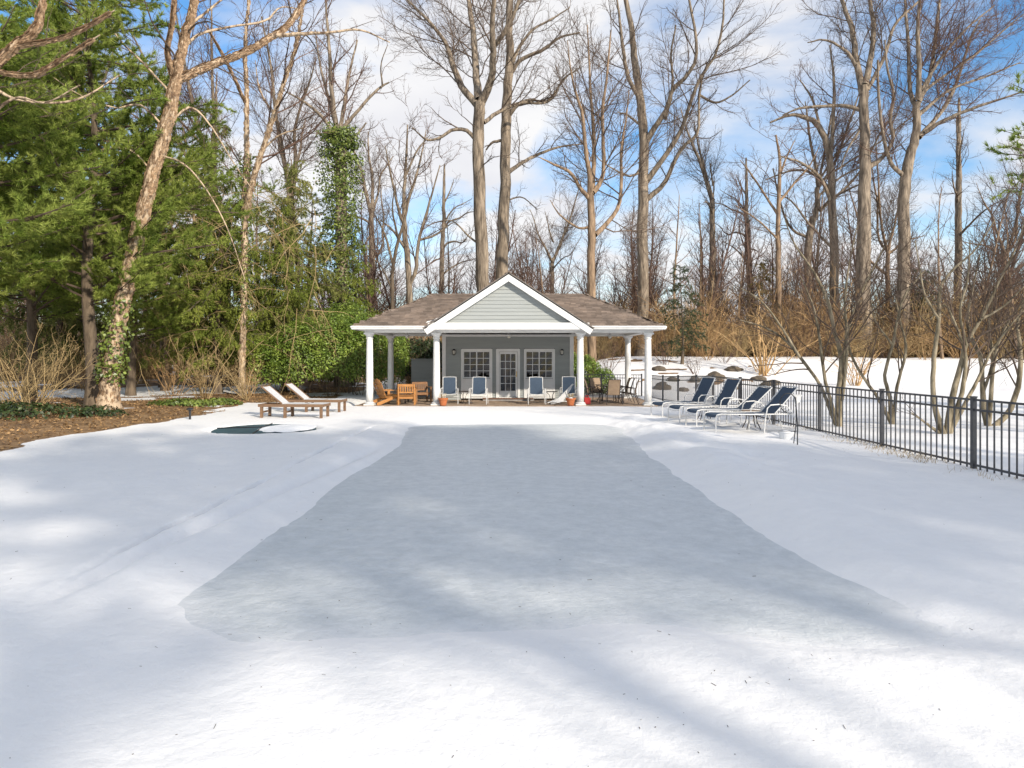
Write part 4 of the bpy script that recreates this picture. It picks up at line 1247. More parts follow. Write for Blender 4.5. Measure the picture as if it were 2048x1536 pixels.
def spawn(P, R, per_m, t0, t1, amin, amax, nmin=1, flat=0.0, nmax=99):
    """child start points, directions, parent radius, parent length, t"""
    N_, K, _ = P.shape
    seg = np.linalg.norm(np.diff(P, axis=1), axis=2); Ln = seg.sum(1)
    cnt = np.clip(np.round(Ln * per_m * (t1 - t0)).astype(int), nmin, nmax)
    idx = np.repeat(np.arange(N_), cnt)
    off = np.concatenate([(np.arange(c) + rng.random(c)) / c for c in cnt])
    t = t0 + (t1 - t0) * off
    f = t * (K - 1); k = np.minimum(f.astype(int), K - 2); w = (f - k)[:, None]
    pos = P[idx, k] * (1 - w) + P[idx, k + 1] * w
    tan = nrm(P[idx, k + 1] - P[idx, k])
    r = R[idx, k] * (1 - w[:, 0]) + R[idx, k + 1] * w[:, 0]
    x = rng.normal(size=tan.shape); x = nrm(x - (x * tan).sum(-1, keepdims=True) * tan)
    if flat: x[:, 2] *= (1 - flat); x = nrm(x)
    a = np.radians(rng.uniform(amin, amax, len(t)))[:, None]
    return pos, nrm(np.cos(a) * tan + np.sin(a) * x), r, Ln[idx], t

def taper(r0, K, tip=.25):
    return r0[:, None] * np.linspace(1, tip, K + 1)[None, :]

def twiggery(g, P, R, lv, up=.25):
    """adds levels of finer branching to Geo g; lv: list of dicts"""
    for q in lv:
        pos, d, r, L, t = spawn(P, R, q['per'], q.get('t0', .15), 1.0, q.get('a0', 25), q.get('a1', 60), q.get('nmin', 1), q.get('flat', 0), q.get('nmax', 99))
        ln = np.clip(L * q['ratio'] * (1.1 - .7 * t), q['lmin'], q['lmax']) * rng.uniform(.6, 1.3, len(t))
        P2 = walk(pos, d, ln, q['K'], q.get('w', .16), q.get('up', up), q.get('sag', 0))
        R2 = taper(np.clip(r * q.get('rr', .55), q['rmin'], q['rmax']), q['K'], q.get('tip', .35))
        g.tube(P2, R2, q.get('S', 3)); P, R = P2, R2
    return P, R

def catmull(pts, n):
    pts = np.asarray(pts, float); m_ = len(pts)
    if m_ < 3:
        t = np.linspace(0, 1, n)[:, None]; return pts[0] * (1 - t) + pts[-1] * t
    e = np.vstack([2 * pts[0] - pts[1], pts, 2 * pts[-1] - pts[-2]])
    s = np.linspace(0, m_ - 1, n); k = np.minimum(s.astype(int), m_ - 2); t = (s - k)[:, None]
    a, b, c, d = e[k], e[k + 1], e[k + 2], e[k + 3]
    return .5 * (2 * b + (c - a) * t + (2 * a - 5 * b + 4 * c - d) * t ** 2 + (3 * b - a - 3 * c + d) * t ** 3)

def px_path(path, Y, amp=0.0, n=None, y0=None):
    """pixel polyline (px, py, width px) -> points and radii standing around distance Y"""
    A = np.array([(p + (6,))[:3] for p in path], float)
    ext = np.hypot(A[-1, 0] - A[0, 0], A[-1, 1] - A[0, 1]) * Y / FPX
    f = np.linspace(0, 1, len(A)); Ys = (Y if y0 is None else y0) + amp * ext * f
    P = np.array([at(a, b, y) for (a, b, _), y in zip(A, Ys)])
    W = A[:, 2] * Ys / FPX / 2
    n = n or max(6, int(len(A) * 3))
    C = catmull(np.column_stack([P, W]), n)
    P2, r = C[:, :3], np.maximum(C[:, 3], .008)
    # small natural kinks
    wob = rng.normal(size=P2.shape) * r[:, None] * .09; wob[0] = 0
    return P2 + wob, r

LV_BIG = [dict(per=1.25, ratio=.50, lmin=1.4, lmax=6.5, K=8, S=4, rmin=.016, rmax=.042, rr=.40, a0=22, a1=55, t0=.10, w=.13, up=.45),
          dict(per=3.6, ratio=.42, lmin=.6, lmax=2.4, K=4, S=3, rmin=.0105, rmax=.017, a0=22, a1=58, t0=.12, w=.16, nmin=2, up=.2),
          dict(per=5.4, ratio=.5, lmin=.3, lmax=1.15, K=2, S=3, rmin=.0078, rmax=.0105, a0=22, a1=58, t0=.12, w=.16, nmin=3, tip=.45, up=.15)]

def bare_tree(name, label, Y, trunk, limbs, bark='bark_gray', twig='twig', lv=LV_BIG, group='tall bare trees beyond the pool house', extra=5,
              peel=0, ivy=None, trunk_amp=0.0, cat='tree', limb_amp=.55, flare=1.5):
    P, r = px_path(trunk, Y, trunk_amp, n=len(trunk) * 4); r = r * .88
    # root flare and foot down to the ground
    fx, fy = P[0, 0], P[0, 1]; g0 = gz(fx, fy)
    foot = np.array([[fx, fy, g0 - .25]]); P = np.vstack([foot, P]) if P[0, 2] > g0 - .1 else P
    if len(P) != len(r): r = np.concatenate([[r[0] * 1.05], r])
    hgt = np.clip((P[:, 2] - g0) / 1.0, 0, 1); r = r * (1 + (flare - 1) * (1 - hgt) ** 2)
    t = empty(name, (fx, fy, g0)); tag(t, label, cat, group)
    gt = Geo(); gt.tube(P[None], r[None], 12)
    lp = []
    for l in limbs:
        yk = P[np.argmin(np.hypot(P[:, 2] - at(l[0][0], l[0][1], Y)[2], P[:, 0] - at(l[0][0], l[0][1], Y)[0])), 1]
        Pl, rl = px_path(l, Y, rng.uniform(-limb_amp, limb_amp), n=18, y0=yk); rl = np.maximum(rl * np.linspace(.95, .72, 18), .012)
        gt.tube(Pl[None], rl[None], 8); lp.append((Pl, rl))
    gt.build('trunk', bark, t, smooth=True)
    g = Geo()
    n0 = 18
    top = catmull(np.column_stack([P, r]), n0); lp.append((top[:, :3], top[:, 3]))
    LP = np.stack([a for a, _ in lp]); LR = np.stack([b for _, b in lp])
    # the trunk itself only branches in its upper half
    if extra:
        pos, d, rr, L, tt = spawn(LP[-1:], LR[-1:], 99, .55, .98, 35, 75, extra, 0, extra)
        pp = walk(pos, d, np.full(len(tt), 1.0) * rng.uniform(1.8, 4.2, len(tt)), 17, .13, .5)
        rr2 = taper(np.clip(rr * .26, .014, .042), 17, .15); g.tube(pp, rr2, 5)
        LP = np.concatenate([LP[:-1], pp]); LR = np.concatenate([LR[:-1], rr2])
    elif len(LP) > 1:
        LP, LR = LP[:-1], LR[:-1]
    twiggery(g, LP, LR, lv)
    g.build('crown', twig, t)
    if peel:
        gp_ = Geo(); allp = [(P, r)] + lp[:2]
        for (pp, rr) in allp:
            m_ = int(peel * len(pp) / 20); k = rng.integers(1, len(pp) - 1, m_); th = rng.uniform(0, 2 * np.pi, m_)
            w = rng.random(m_)[:, None]; c = pp[k] * (1 - w) + pp[k - 1] * w; tn = nrm(pp[k] - pp[k - 1]); rad = rr[k]
            u = nrm(np.cross(tn, np.array([.2, 1, .1]))); v = np.cross(tn, u)
            o_ = np.cos(th)[:, None] * u + np.sin(th)[:, None] * v; sd = np.cross(tn, o_)
            b0 = c + o_ * rad[:, None] * 1.01
            h = (rng.uniform(.03, .11, m_))[:, None]; wd = (rng.uniform(.02, .06, m_))[:, None]; cu_ = (rng.uniform(.004, .035, m_))[:, None]
            Vq = np.stack([b0 - tn * h, b0 + tn * h, b0 + tn * h * .8 + sd * wd + o_ * cu_, b0 - tn * h * .7 + sd * wd + o_ * cu_], 1).reshape(-1, 3)
            gp_.q(Vq, np.arange(m_ * 4).reshape(-1, 4))
        gp_.build('peeling_bark', 'peel', t)
    if ivy:
        lo, hi, n, spread = ivy
        k = np.where((P[:, 2] > g0 + lo) & (P[:, 2] < g0 + hi))[0]
        ivy_on(t, P[k], r[k], n, spread)
    return t

def leaves(g, c, nn, size, aspect=.55, tilt=.6):
    n = len(c); nn = nrm(nn + rng.normal(size=(n, 3)) * tilt)
    a = nrm(np.cross(nn, rng.normal(size=(n, 3)))); b = np.cross(nn, a)
    s = (np.asarray(size) * rng.uniform(.6, 1.3, n))[:, None]
    V = np.stack([c - a * s * .5, c + b * s * aspect * .5 + nn * s * .06, c + a * s * .5, c - b * s * aspect * .5 + nn * s * .06], 1).reshape(-1, 3)
    g.q(V, np.arange(n * 4).reshape(-1, 4))

def ivy_on(t, P, r, n, spread, name='ivy', mat='leaf_ivy', size=.13):
    k = rng.integers(0, len(P) - 1, n); w = rng.random(n)[:, None]
    c = P[k] * (1 - w) + P[k + 1] * w; tn = nrm(P[k + 1] - P[k])
    u = nrm(np.cross(tn, np.array([.3, 1, .2]))); v = np.cross(tn, u); th = rng.uniform(0, 2 * np.pi, n)
    o_ = np.cos(th)[:, None] * u + np.sin(th)[:, None] * v
    clump = .5 + 1.2 * vnoise(th * 2.2, c[:, 2] * 1.4, 3)
    off = r[k] + spread * clump * rng.random(n) ** .7
    g = Geo(); leaves(g, c + o_ * off[:, None] + rng.normal(size=(n, 3)) * .04, o_ + np.array([0, 0, .4]), size, .85)
    return g.build(name, mat, t)

def needles(g, pos, d, n, ln, wd, spread):
    m_ = len(pos)
    dd = nrm(d[:, None, :] + rng.normal(size=(m_, n, 3)) * spread).reshape(-1, 3)
    p = np.repeat(pos, n, 0) + rng.normal(size=(m_ * n, 3)) * .012
    sd = nrm(np.cross(dd, rng.normal(size=dd.shape)))
    l = (ln * rng.uniform(.7, 1.25, m_ * n))[:, None]; w = wd * .5
    V = np.stack([p - sd * w, p + sd * w, p + dd * l], 1).reshape(-1, 3)
    g.t(V, np.arange(m_ * n * 3).reshape(-1, 3))

def conifer(name, label, base, H, crown0, Rmax, kind='pine', nb=70, seed=1, bark='bark_dark', mat=None, group=None, dens=1.0, lean=(0, 0), azi=None, profile=None, trunk_r=None, nscale=1.0):
    t = empty(name, base); tag(t, label, 'tree', group)
    bx_, by_, bz_ = base
    tr_ = trunk_r or H * .014
    zt = np.linspace(-.3, H, 14); f = np.clip(zt / H, 0, 1)
    P = np.column_stack([bx_ + lean[0] * f + .1 * np.sin(zt * .7 + seed), by_ + lean[1] * f + .1 * np.cos(zt * .6 + seed), bz_ + zt])
    gt = Geo(); gt.tube(P[None], (tr_ * (1 - f * .93) * (1 + .6 * np.clip(1 - zt / .8, 0, 1) ** 2))[None], 10); gt.build('trunk', bark, t, smooth=True)
    h = crown0 + (H - .2 - crown0) * (np.arange(nb) + rng.random(nb)) / nb
    ff = (h - crown0) / (H - crown0)
    prof = profile(ff) if profile else ((1 - ff) ** .75 * (.55 + .45 * np.minimum(ff * 6, 1)) if kind != 'pine' else np.sqrt(np.clip(1 - ff ** 1.6, 0, 1)) * (.75 + .25 * np.minimum(ff * 4, 1)))
    az = rng.uniform(0, 2 * np.pi, nb) if azi is None else rng.uniform(azi[0], azi[1], nb)
    L = Rmax * prof * rng.uniform(.65, 1.15, nb) + .25
    c0 = np.column_stack([np.interp(h, zt, P[:, i]) for i in range(2)] + [bz_ + h])
    el = np.radians(rng.uniform(0, 22, nb)) if kind == 'pine' else np.radians(rng.uniform(-12, 12, nb) + 25 * ff)
    d = np.column_stack([np.cos(az) * np.cos(el), np.sin(az) * np.cos(el), np.sin(el)])
    P1 = walk(c0, d, L, 7, .07, .25 if kind == 'pine' else .0, .0 if kind == 'pine' else .55)
    gw = Geo(); gn = Geo()
    R1 = taper(np.clip(L * .012, .012, .06), 7, .25); gw.tube(P1, R1, 4)
    if kind == 'pine':
        pos, d2, r, Ln, tt = spawn(P1, R1, 4.2 * dens, .18, 1, 35, 65, 3, .75)
        P2 = walk(pos, d2, np.clip(Ln * .36 * (1.15 - .8 * tt), .25, 1.3) * rng.uniform(.7, 1.2, len(tt)), 4, .10, .25)
        R2 = taper(np.full(len(tt), .009), 4, .5); gw.tube(P2, R2, 3)
        pos, d3, r, Ln, tt = spawn(P2, R2, 9.6 * dens, .15, 1.0, 15, 55, 2, .3)
        needles(gn, pos, d3 + np.array([0, 0, .15]), 13, .19 * nscale, .024 * nscale, .5)
        needles(gn, P2[:, -1], nrm(P2[:, -1] - P2[:, -2]), 15, .18 * nscale, .021 * nscale, .5)
    else:
        hang = 1.15 if kind == 'spruce' else .35
        pos, d2, r, Ln, tt = spawn(P1, R1, 5.0 * dens, .10, 1, 40, 75, 3, .8)
        P2 = walk(pos, d2, np.clip(Ln * .30 * (1.2 - .7 * tt), .22, 1.1) * rng.uniform(.7, 1.2, len(tt)), 4, .10, 0, hang)
        R2 = taper(np.full(len(tt), .008), 4, .5); gw.tube(P2, R2, 3)
        pos, d3, r, Ln, tt = spawn(P2, R2, 6.5 * dens, .1, 1.0, 25, 60, 2, .4)
        P3 = walk(pos, d3, rng.uniform(.12, .34, len(tt)), 3, .12, 0, hang * 1.2)
        for k in (0, 1, 2):
            c = (P3[:, k] + P3[:, k + 1]) * .5
            needles(gn, c, nrm(P3[:, k + 1] - P3[:, k]), 6, .11 * nscale, .033 * nscale, .7)
        sel = rng.random(len(P1) * 7) < .8
        c = ((P1[:, 1:] + P1[:, :-1]) * .5).reshape(-1, 3)[sel]; dd = nrm(P1[:, 1:] - P1[:, :-1]).reshape(-1, 3)[sel]
        needles(gn, c, dd, 8, .11 * nscale, .030 * nscale, .8)
    gw.build('branches', bark if kind != 'pine' else 'twig', t)
    gn.build('needles', mat or ('needle_pine' if kind == 'pine' else 'needle_spruce'), t)
    return t

def shrub_geo(g, base, n, H, spread, lv=3, rad=.016, lean=0.0, lo=False):
    base = np.asarray(base, float)
    az = rng.uniform(0, 2 * np.pi, n); a = np.radians(rng.uniform(4, spread, n))
    d = np.column_stack([np.cos(az) * np.sin(a) + lean, np.sin(az) * np.sin(a), np.cos(a)])
    p0 = base + np.column_stack([np.cos(az), np.sin(az), 0 * az]) * .12 * H * rng.random(n)[:, None]
    P = walk(p0, d, H * rng.uniform(.65, 1.1, n), 7, .12, .1, .35)
    R = taper(np.full(n, rad) * rng.uniform(.6, 1.2, n), 7, .35)
    if lo: P, R = P[:, ::2][:, :4], R[:, ::2][:, :4]
    g.tube(P, R, 3 if lo else 4)
    L = [dict(per=4.0 / H * 2.2, ratio=.38, lmin=.25 * H / 2, lmax=1.3 if not lo else 2.0, K=2 if lo else 4, S=3, rmin=.006, rmax=rad * .6, a0=20, a1=60, w=.2, t0=.2, nmin=3),
         dict(per=4.5, ratio=.5, lmin=.15, lmax=.6, K=2, S=3, rmin=.0055, rmax=.009, a0=20, a1=60, w=.22, t0=.2, nmin=2),
         dict(per=6.0, ratio=.5, lmin=.1, lmax=.35, K=2, S=3, rmin=.004, rmax=.006, a0=20, a1=60, w=.22, t0=.2, nmin=1)][:lv]
    twiggery(g, P, R, L, up=.15)

def shrub(name, label, x, y, n, H, spread, mat='twig_tan', lv=3, group=None, rad=.016, lean=0):
    t = empty(name, (x, y, gz(x, y))); tag(t, label, 'shrub', group)
    g = Geo(); shrub_geo(g, (x, y, gz(x, y) - .05), n, H, spread, lv, rad, lean); g.build('twigs', mat, t); return t

def leafy(name, label, blobs, n, size, mat='leaf_hedge', group=None, depth=.5, cat='shrub', aspect=.5):
    """broad-leaved shrub: leaves spread through the outer shell of overlapping lobes (x,y,z,rx,ry,rz)"""
    B = np.array(blobs, float); c0 = B[:, :2].mean(0); g0 = gz(*c0)
    t = empty(name, (c0[0], c0[1], g0)); tag(t, label, cat, group)
    area = (B[:, 3] * B[:, 4] * B[:, 5]) ** .667; k = rng.choice(len(B), n, p=area / area.sum())
    d = nrm(rng.normal(size=(n, 3))); d[:, 2] = np.where(d[:, 2] < -.5, -d[:, 2], d[:, 2])
    bump = 1 + .28 * (vnoise(d[:, 0] * 3.5 + k * 5, d[:, 1] * 3.5 + d[:, 2] * 3.1, 6) - .5) + .16 * (vnoise(d[:, 0] * 9, d[:, 1] * 9 + d[:, 2] * 8 + k, 7) - .5)
    c = B[k, :3] + d * B[k, 3:6] * (bump * (1 - depth * rng.random(n) ** 2.2))[:, None]
    gh = ground_h(c[:, 0], c[:, 1]); ok = c[:, 2] > gh + .02
    g = Geo(); leaves(g, c[ok], (d + np.array([0, 0, .5]))[ok], size, aspect, .55); g.build('leaves', mat, t)
    gs = Geo()
    for b in B:
        shrub_geo(gs, (b[0], b[1], gz(b[0], b[1]) - .05), 7, max(.4, (b[2] + b[5] - gz(b[0], b[1])) * .85), 32, 1, .02)
    gs.build('stems', 'bark_dark', t)
    return t

def scatter(name, protos, pts, scl, label, cat):
    """one object of stuff: prototypes instanced on points by geometry nodes"""
    cl = bpy.data.collections.new(name + '_source')
    for p in protos:
        for c in list(p.users_collection): c.objects.unlink(p)
        cl.objects.link(p)
    me = bpy.data.meshes.new(name); n = len(pts)
    me.vertices.add(n); me.vertices.foreach_set('co', np.asarray(pts, np.float32).ravel())
    a = me.attributes.new('scl', 'FLOAT', 'POINT'); a.data.foreach_set('value', np.asarray(scl, np.float32))
    a = me.attributes.new('turn', 'FLOAT_VECTOR', 'POINT')
    tv = np.zeros((n, 3), np.float32); tv[:, 2] = rng.uniform(0, 6.283, n); tv[:, :2] = rng.normal(size=(n, 2)) * .05
    a.data.foreach_set('vector', tv.ravel())
    o = bpy.data.objects.new(name, me); COL.objects.link(o)
    ng = bpy.data.node_groups.new(name + '_nodes', 'GeometryNodeTree')
    ng.interface.new_socket('Geometry', in_out='INPUT', socket_type='NodeSocketGeometry')
    ng.interface.new_socket('Geometry', in_out='OUTPUT', socket_type='NodeSocketGeometry')
    gi, go = ng.nodes.new('NodeGroupInput'), ng.nodes.new('NodeGroupOutput')
    ci = ng.nodes.new('GeometryNodeCollectionInfo'); ci.inputs['Collection'].default_value = cl
    ci.inputs['Separate Children'].default_value = True; ci.inputs['Reset Children'].default_value = True
    ip = ng.nodes.new('GeometryNodeInstanceOnPoints'); ip.inputs['Pick Instance'].default_value = True
    rv = ng.nodes.new('FunctionNodeRandomValue'); rv.data_type = 'INT'
    rv.inputs[4].default_value = 0; rv.inputs[5].default_value = len(protos) - 1
    s = ng.nodes.new('GeometryNodeInputNamedAttribute'); s.data_type = 'FLOAT'; s.inputs['Name'].default_value = 'scl'
    t = ng.nodes.new('GeometryNodeInputNamedAttribute'); t.data_type = 'FLOAT_VECTOR'; t.inputs['Name'].default_value = 'turn'
    L_ = ng.links
    L_.new(gi.outputs[0], ip.inputs['Points']); L_.new(ci.outputs[0], ip.inputs['Instance'])
    L_.new(rv.outputs[2], ip.inputs['Instance Index'])
    L_.new(s.outputs[0], ip.inputs['Scale']); L_.new(t.outputs[0], ip.inputs['Rotation'])
    L_.new(ip.outputs[0], go.inputs[0])
    md = o.modifiers.new('scatter', 'NODES'); md.node_group = ng
    tag(o, label, cat, kind='stuff')
    return o
# ------------------------------------------------------------------ tall bare trees behind the pool house
bare_tree('tulip_tree', 'tall pale bare tree directly behind the gable, left of the close pair', 40,
    [(970, 745, 35), (968, 600, 32), (962, 450, 29), (958, 330, 27), (958, 230, 26), (960, 200, 24)],
    [[(958, 215, 17), (925, 175, 15), (905, 130, 13), (893, 90, 11), (860, 45, 8), (815, 0, 6), (780, -40, 4)],
     [(958, 200, 19), (952, 150, 16), (948, 80, 14), (940, 20, 12), (930, -60, 9), (935, -150, 5)],
     [(962, 205, 19), (980, 165, 16), (987, 110, 15), (985, 60, 13), (988, 0, 11), (995, -90, 8), (1000, -160, 4)],
     [(985, 95, 12), (1005, 70, 11), (1028, 30, 9), (1045, -30, 7), (1060, -90, 4)],
     [(955, 285, 10), (935, 262, 9), (905, 260, 8), (880, 275, 7), (855, 280, 6), (838, 268, 4), (825, 255, 3)],
     [(968, 245, 9), (1000, 222, 8), (1045, 205, 7), (1090, 205, 5), (1120, 170, 4), (1150, 135, 2)],
     [(960, 490, 5), (935, 470, 4), (905, 442, 3), (870, 445, 3), (845, 460, 2)]], extra=3)
bare_tree('tulip_tree', 'tall straight bare tree directly behind the gable, right of the close pair', 43,
    [(1003, 745, 31), (1004, 600, 29), (1006, 480, 27), (1011, 330, 24), (1012, 230, 23), (1018, 150, 20), (1019, 60, 17), (1020, -30, 14), (1022, -120, 8)],
    [[(1020, 150, 10), (1040, 120, 9), (1085, 100, 8), (1120, 75, 6), (1160, 65, 4)],
     [(1015, 235, 11), (1035, 210, 9), (1065, 200, 8), (1090, 205, 7), (1110, 190, 6), (1125, 160, 5), (1160, 135, 3)],
     [(1017, 345, 10), (1045, 325, 8), (1085, 305, 7), (1125, 293, 5), (1165, 288, 3)],
     [(1020, 140, 9), (1035, 100, 8), (1065, 60, 6), (1100, 40, 5), (1140, 15, 3)],
     [(1010, 280, 7), (985, 285, 6), (972, 300, 4)],
     [(1022, 40, 8), (1040, 0, 7), (1060, -60, 4)],
     [(1016, 400, 4), (1045, 395, 3), (1075, 420, 2)]], extra=4)
bare_tree('forked_tree', 'warm brown bare tree forking low above the right roof slope', 38,
    [(1183, 745, 20), (1183, 600, 19), (1183, 480, 18), (1181, 390, 16)],
    [[(1181, 400, 10), (1160, 375, 9), (1140, 345, 8), (1110, 330, 6), (1080, 315, 3)],
     [(1180, 390, 13), (1178, 340, 11), (1170, 290, 9), (1165, 230, 8), (1150, 180, 6), (1140, 130, 4), (1135, 80, 2)],
     [(1183, 390, 12), (1187, 340, 10), (1188, 270, 9), (1182, 200, 7), (1178, 120, 5), (1175, 50, 3)],
     [(1186, 385, 12), (1203, 360, 10), (1208, 320, 9), (1205, 230, 8), (1215, 140, 6), (1222, 60, 4)],
     [(1190, 470, 12), (1215, 445, 10), (1238, 410, 9), (1243, 350, 8), (1242, 300, 7), (1252, 240, 5), (1258, 180, 3)],
     [(1178, 455, 6), (1155, 455, 5), (1120, 430, 4), (1100, 400, 2)]], bark='bark_tan', extra=0)
bare_tree('tulip_tree', 'tall bare tree with long rising limbs right of the porch roof', 47.5,
    [(1284, 740, 27), (1285, 600, 25), (1286, 450, 24), (1287, 330, 22), (1285, 240, 20), (1275, 170, 17), (1268, 110, 15), (1262, 50, 12), (1250, -10, 10), (1240, -90, 6)],
    [[(1288, 290, 14), (1310, 255, 12), (1335, 215, 11), (1345, 180, 10), (1375, 150, 9), (1392, 115, 8), (1390, 60, 7), (1378, 0, 6), (1370, -60, 4)],
     [(1291, 365, 13), (1325, 320, 11), (1360, 265, 10), (1378, 215, 9), (1398, 160, 8), (1430, 110, 7), (1445, 50, 6), (1448, -20, 4)],
     [(1292, 400, 12), (1330, 365, 10), (1350, 320, 9), (1370, 290, 8), (1395, 265, 7), (1398, 200, 6), (1405, 150, 4)],
     [(1280, 200, 10), (1255, 150, 9), (1245, 90, 8), (1238, 30, 6), (1228, -40, 4)],
     [(1280, 250, 6), (1255, 230, 5), (1235, 225, 3)],
     [(1398, 190, 6), (1430, 205, 5), (1465, 190, 4), (1500, 160, 3)],
     [(1330, 240, 7), (1345, 170, 6), (1342, 110, 5), (1352, 50, 4)],
     [(1280, 345, 6), (1262, 352, 5), (1240, 345, 4), (1200, 320, 3), (1180, 290, 2)]], extra=3)
bare_tree('arching_tree', 'bare tree whose top arches left, left of the thick right trunks', 51,
    [(1672, 735, 22), (1670, 560, 20), (1665, 420, 18), (1660, 320, 15), (1640, 255, 13), (1610, 235, 10), (1580, 230, 7), (1540, 245, 4)],
    [[(1665, 410, 8), (1640, 355, 7), (1600, 325, 6), (1560, 312, 3)], [(1660, 330, 9), (1666, 250, 8), (1668, 170, 7), (1660, 90, 4)],
     [(1664, 380, 7), (1620, 345, 6), (1580, 342, 5), (1530, 360, 3)], [(1640, 255, 6), (1625, 200, 5), (1600, 160, 3)],
     [(1668, 500, 6), (1620, 450, 5), (1580, 400, 4), (1540, 385, 2)]], bark='bark_gray', twig='twig_red', extra=4)
bare_tree('great_tree', 'thickest straight bare trunk on the right, high above the fence', 49,
    [(1726, 735, 36), (1727, 560, 32), (1728, 400, 27), (1730, 300, 22), (1728, 200, 20), (1727, 170, 18)],
    [[(1725, 190, 14), (1712, 120, 13), (1705, 60, 12), (1690, 20, 10), (1678, -20, 8), (1665, -80, 4)],
     [(1730, 170, 14), (1742, 110, 12), (1747, 50, 10), (1740, 0, 9), (1745, -80, 5)],
     [(1722, 220, 9), (1690, 212, 8), (1640, 213, 7), (1600, 217, 6), (1565, 230, 3)],
     [(1738, 335, 10), (1765, 315, 9), (1785, 280, 8), (1780, 235, 8), (1788, 190, 7), (1775, 140, 6), (1770, 80, 4)],
     [(1735, 180, 9), (1770, 110, 8), (1790, 50, 7), (1830, 10, 6), (1870, -30, 4)],
     [(1712, 130, 7), (1690, 100, 6), (1650, 80, 5), (1615, 85, 3)],
     [(1720, 260, 6), (1695, 300, 5), (1680, 340, 3)]], bark='bark_gray', extra=3)
bare_tree('great_tree', 'thick bare trunk leaning right and fanning into many limbs, far right', 49.5,
    [(1800, 735, 30), (1806, 560, 27), (1808, 420, 25), (1815, 330, 23), (1832, 270, 18), (1834, 205, 15)],
    [[(1833, 215, 11), (1820, 180, 9), (1817, 100, 8), (1812, 30, 7), (1805, -50, 4)],
     [(1836, 200, 12), (1838, 130, 10), (1835, 60, 9), (1840, 0, 7), (1842, -70, 4)],
     [(1838, 205, 10), (1860, 150, 9), (1870, 80, 8), (1878, 10, 7), (1885, -60, 4)],
     [(1838, 275, 11), (1865, 245, 10), (1895, 205, 8), (1915, 160, 7), (1940, 80, 6), (1960, 40, 4)],
     [(1850, 265, 9), (1890, 240, 8), (1950, 215, 7), (2010, 195, 5), (2070, 175, 3)],
     [(1805, 350, 10), (1785, 330, 9), (1770, 290, 8), (1758, 200, 7), (1755, 120, 6)],
     [(1838, 230, 8), (1900, 180, 6), (1980, 150, 5), (2040, 125, 3)],
     [(1840, 190, 7), (1890, 150, 6), (1950, 110, 5), (2020, 50, 4), (2060, 20, 2)],
     [(1842, 180, 7), (1880, 120, 6), (1930, 60, 5), (1990, 10, 3)]], bark='bark_gray', twig='twig_red', extra=3)
bare_tree('slender_tree', 'slender bare tree standing between the porch trees and the thick right trunks', 50,
    [(1558, 735, 13), (1557, 560, 12), (1556, 440, 10), (1560, 330, 7), (1552, 270, 4)],
    [[(1556, 430, 6), (1530, 390, 5), (1500, 345, 4), (1480, 320, 2)], [(1558, 405, 6), (1590, 365, 5), (1620, 330, 4), (1640, 290, 2)],
     [(1557, 480, 5), (1515, 440, 4), (1470, 410, 2)], [(1560, 350, 5), (1575, 310, 4), (1590, 280, 2)]], bark='bark_tan', twig='twig_red', extra=5)
bare_tree('vase_tree', 'bare vase shaped tree rising behind the left roof hip', 41,
    [(822, 745, 16), (818, 560, 14), (810, 470, 12), (808, 400, 9), (812, 320, 6), (815, 250, 3)],
    [[(818, 570, 10), (832, 540, 9), (838, 480, 8), (858, 410, 6), (880, 330, 3)], [(810, 460, 7), (795, 410, 6), (780, 340, 5), (770, 290, 2)],
     [(810, 420, 7), (830, 360, 6), (845, 300, 4), (852, 260, 2)], [(812, 500, 6), (785, 460, 5), (760, 440, 3)],
     [(838, 480, 6), (870, 470, 5), (905, 445, 3)], [(812, 350, 5), (835, 300, 4), (860, 270, 2)]], bark='bark_gray', twig='twig_red', extra=5)
bare_tree('slender_tree', 'thin dark bare tree left of the vase shaped tree', 37,
    [(783, 740, 10), (785, 600, 9), (785, 540, 8), (797, 480, 7), (812, 430, 5), (820, 380, 3)],
    [[(786, 530, 6), (770, 470, 5), (750, 430, 3)], [(797, 480, 5), (785, 420, 4), (790, 370, 2)], [(785, 580, 4), (760, 530, 3), (735, 510, 2)]], bark='bark_dark', extra=4)
bare_tree('ivy_clad_tree', 'bare tree wrapped in green ivy up to its fork, left of the pool house', 38,
    [(684, 735, 28), (684, 560, 27), (682, 400, 26), (680, 300, 24), (678, 262, 18)],
    [[(676, 270, 12), (665, 200, 10), (660, 120, 9), (655, 50, 7), (650, -20, 5)], [(672, 275, 9), (645, 235, 8), (610, 205, 6), (575, 185, 4)],
     [(682, 260, 9), (700, 240, 8), (730, 205, 7), (760, 175, 6), (778, 165, 4)], [(690, 290, 6), (715, 268, 5), (733, 245, 4)],
     [(675, 265, 8), (655, 190, 7), (640, 130, 5), (630, 60, 3)], [(680, 262, 9), (690, 200, 8), (700, 140, 6), (715, 80, 4)],
     [(765, 172, 4), (762, 130, 3), (775, 90, 2)]], bark='bark_gray', twig='twig_red', extra=3, ivy=(1.0, 14.8, 12000, .75))
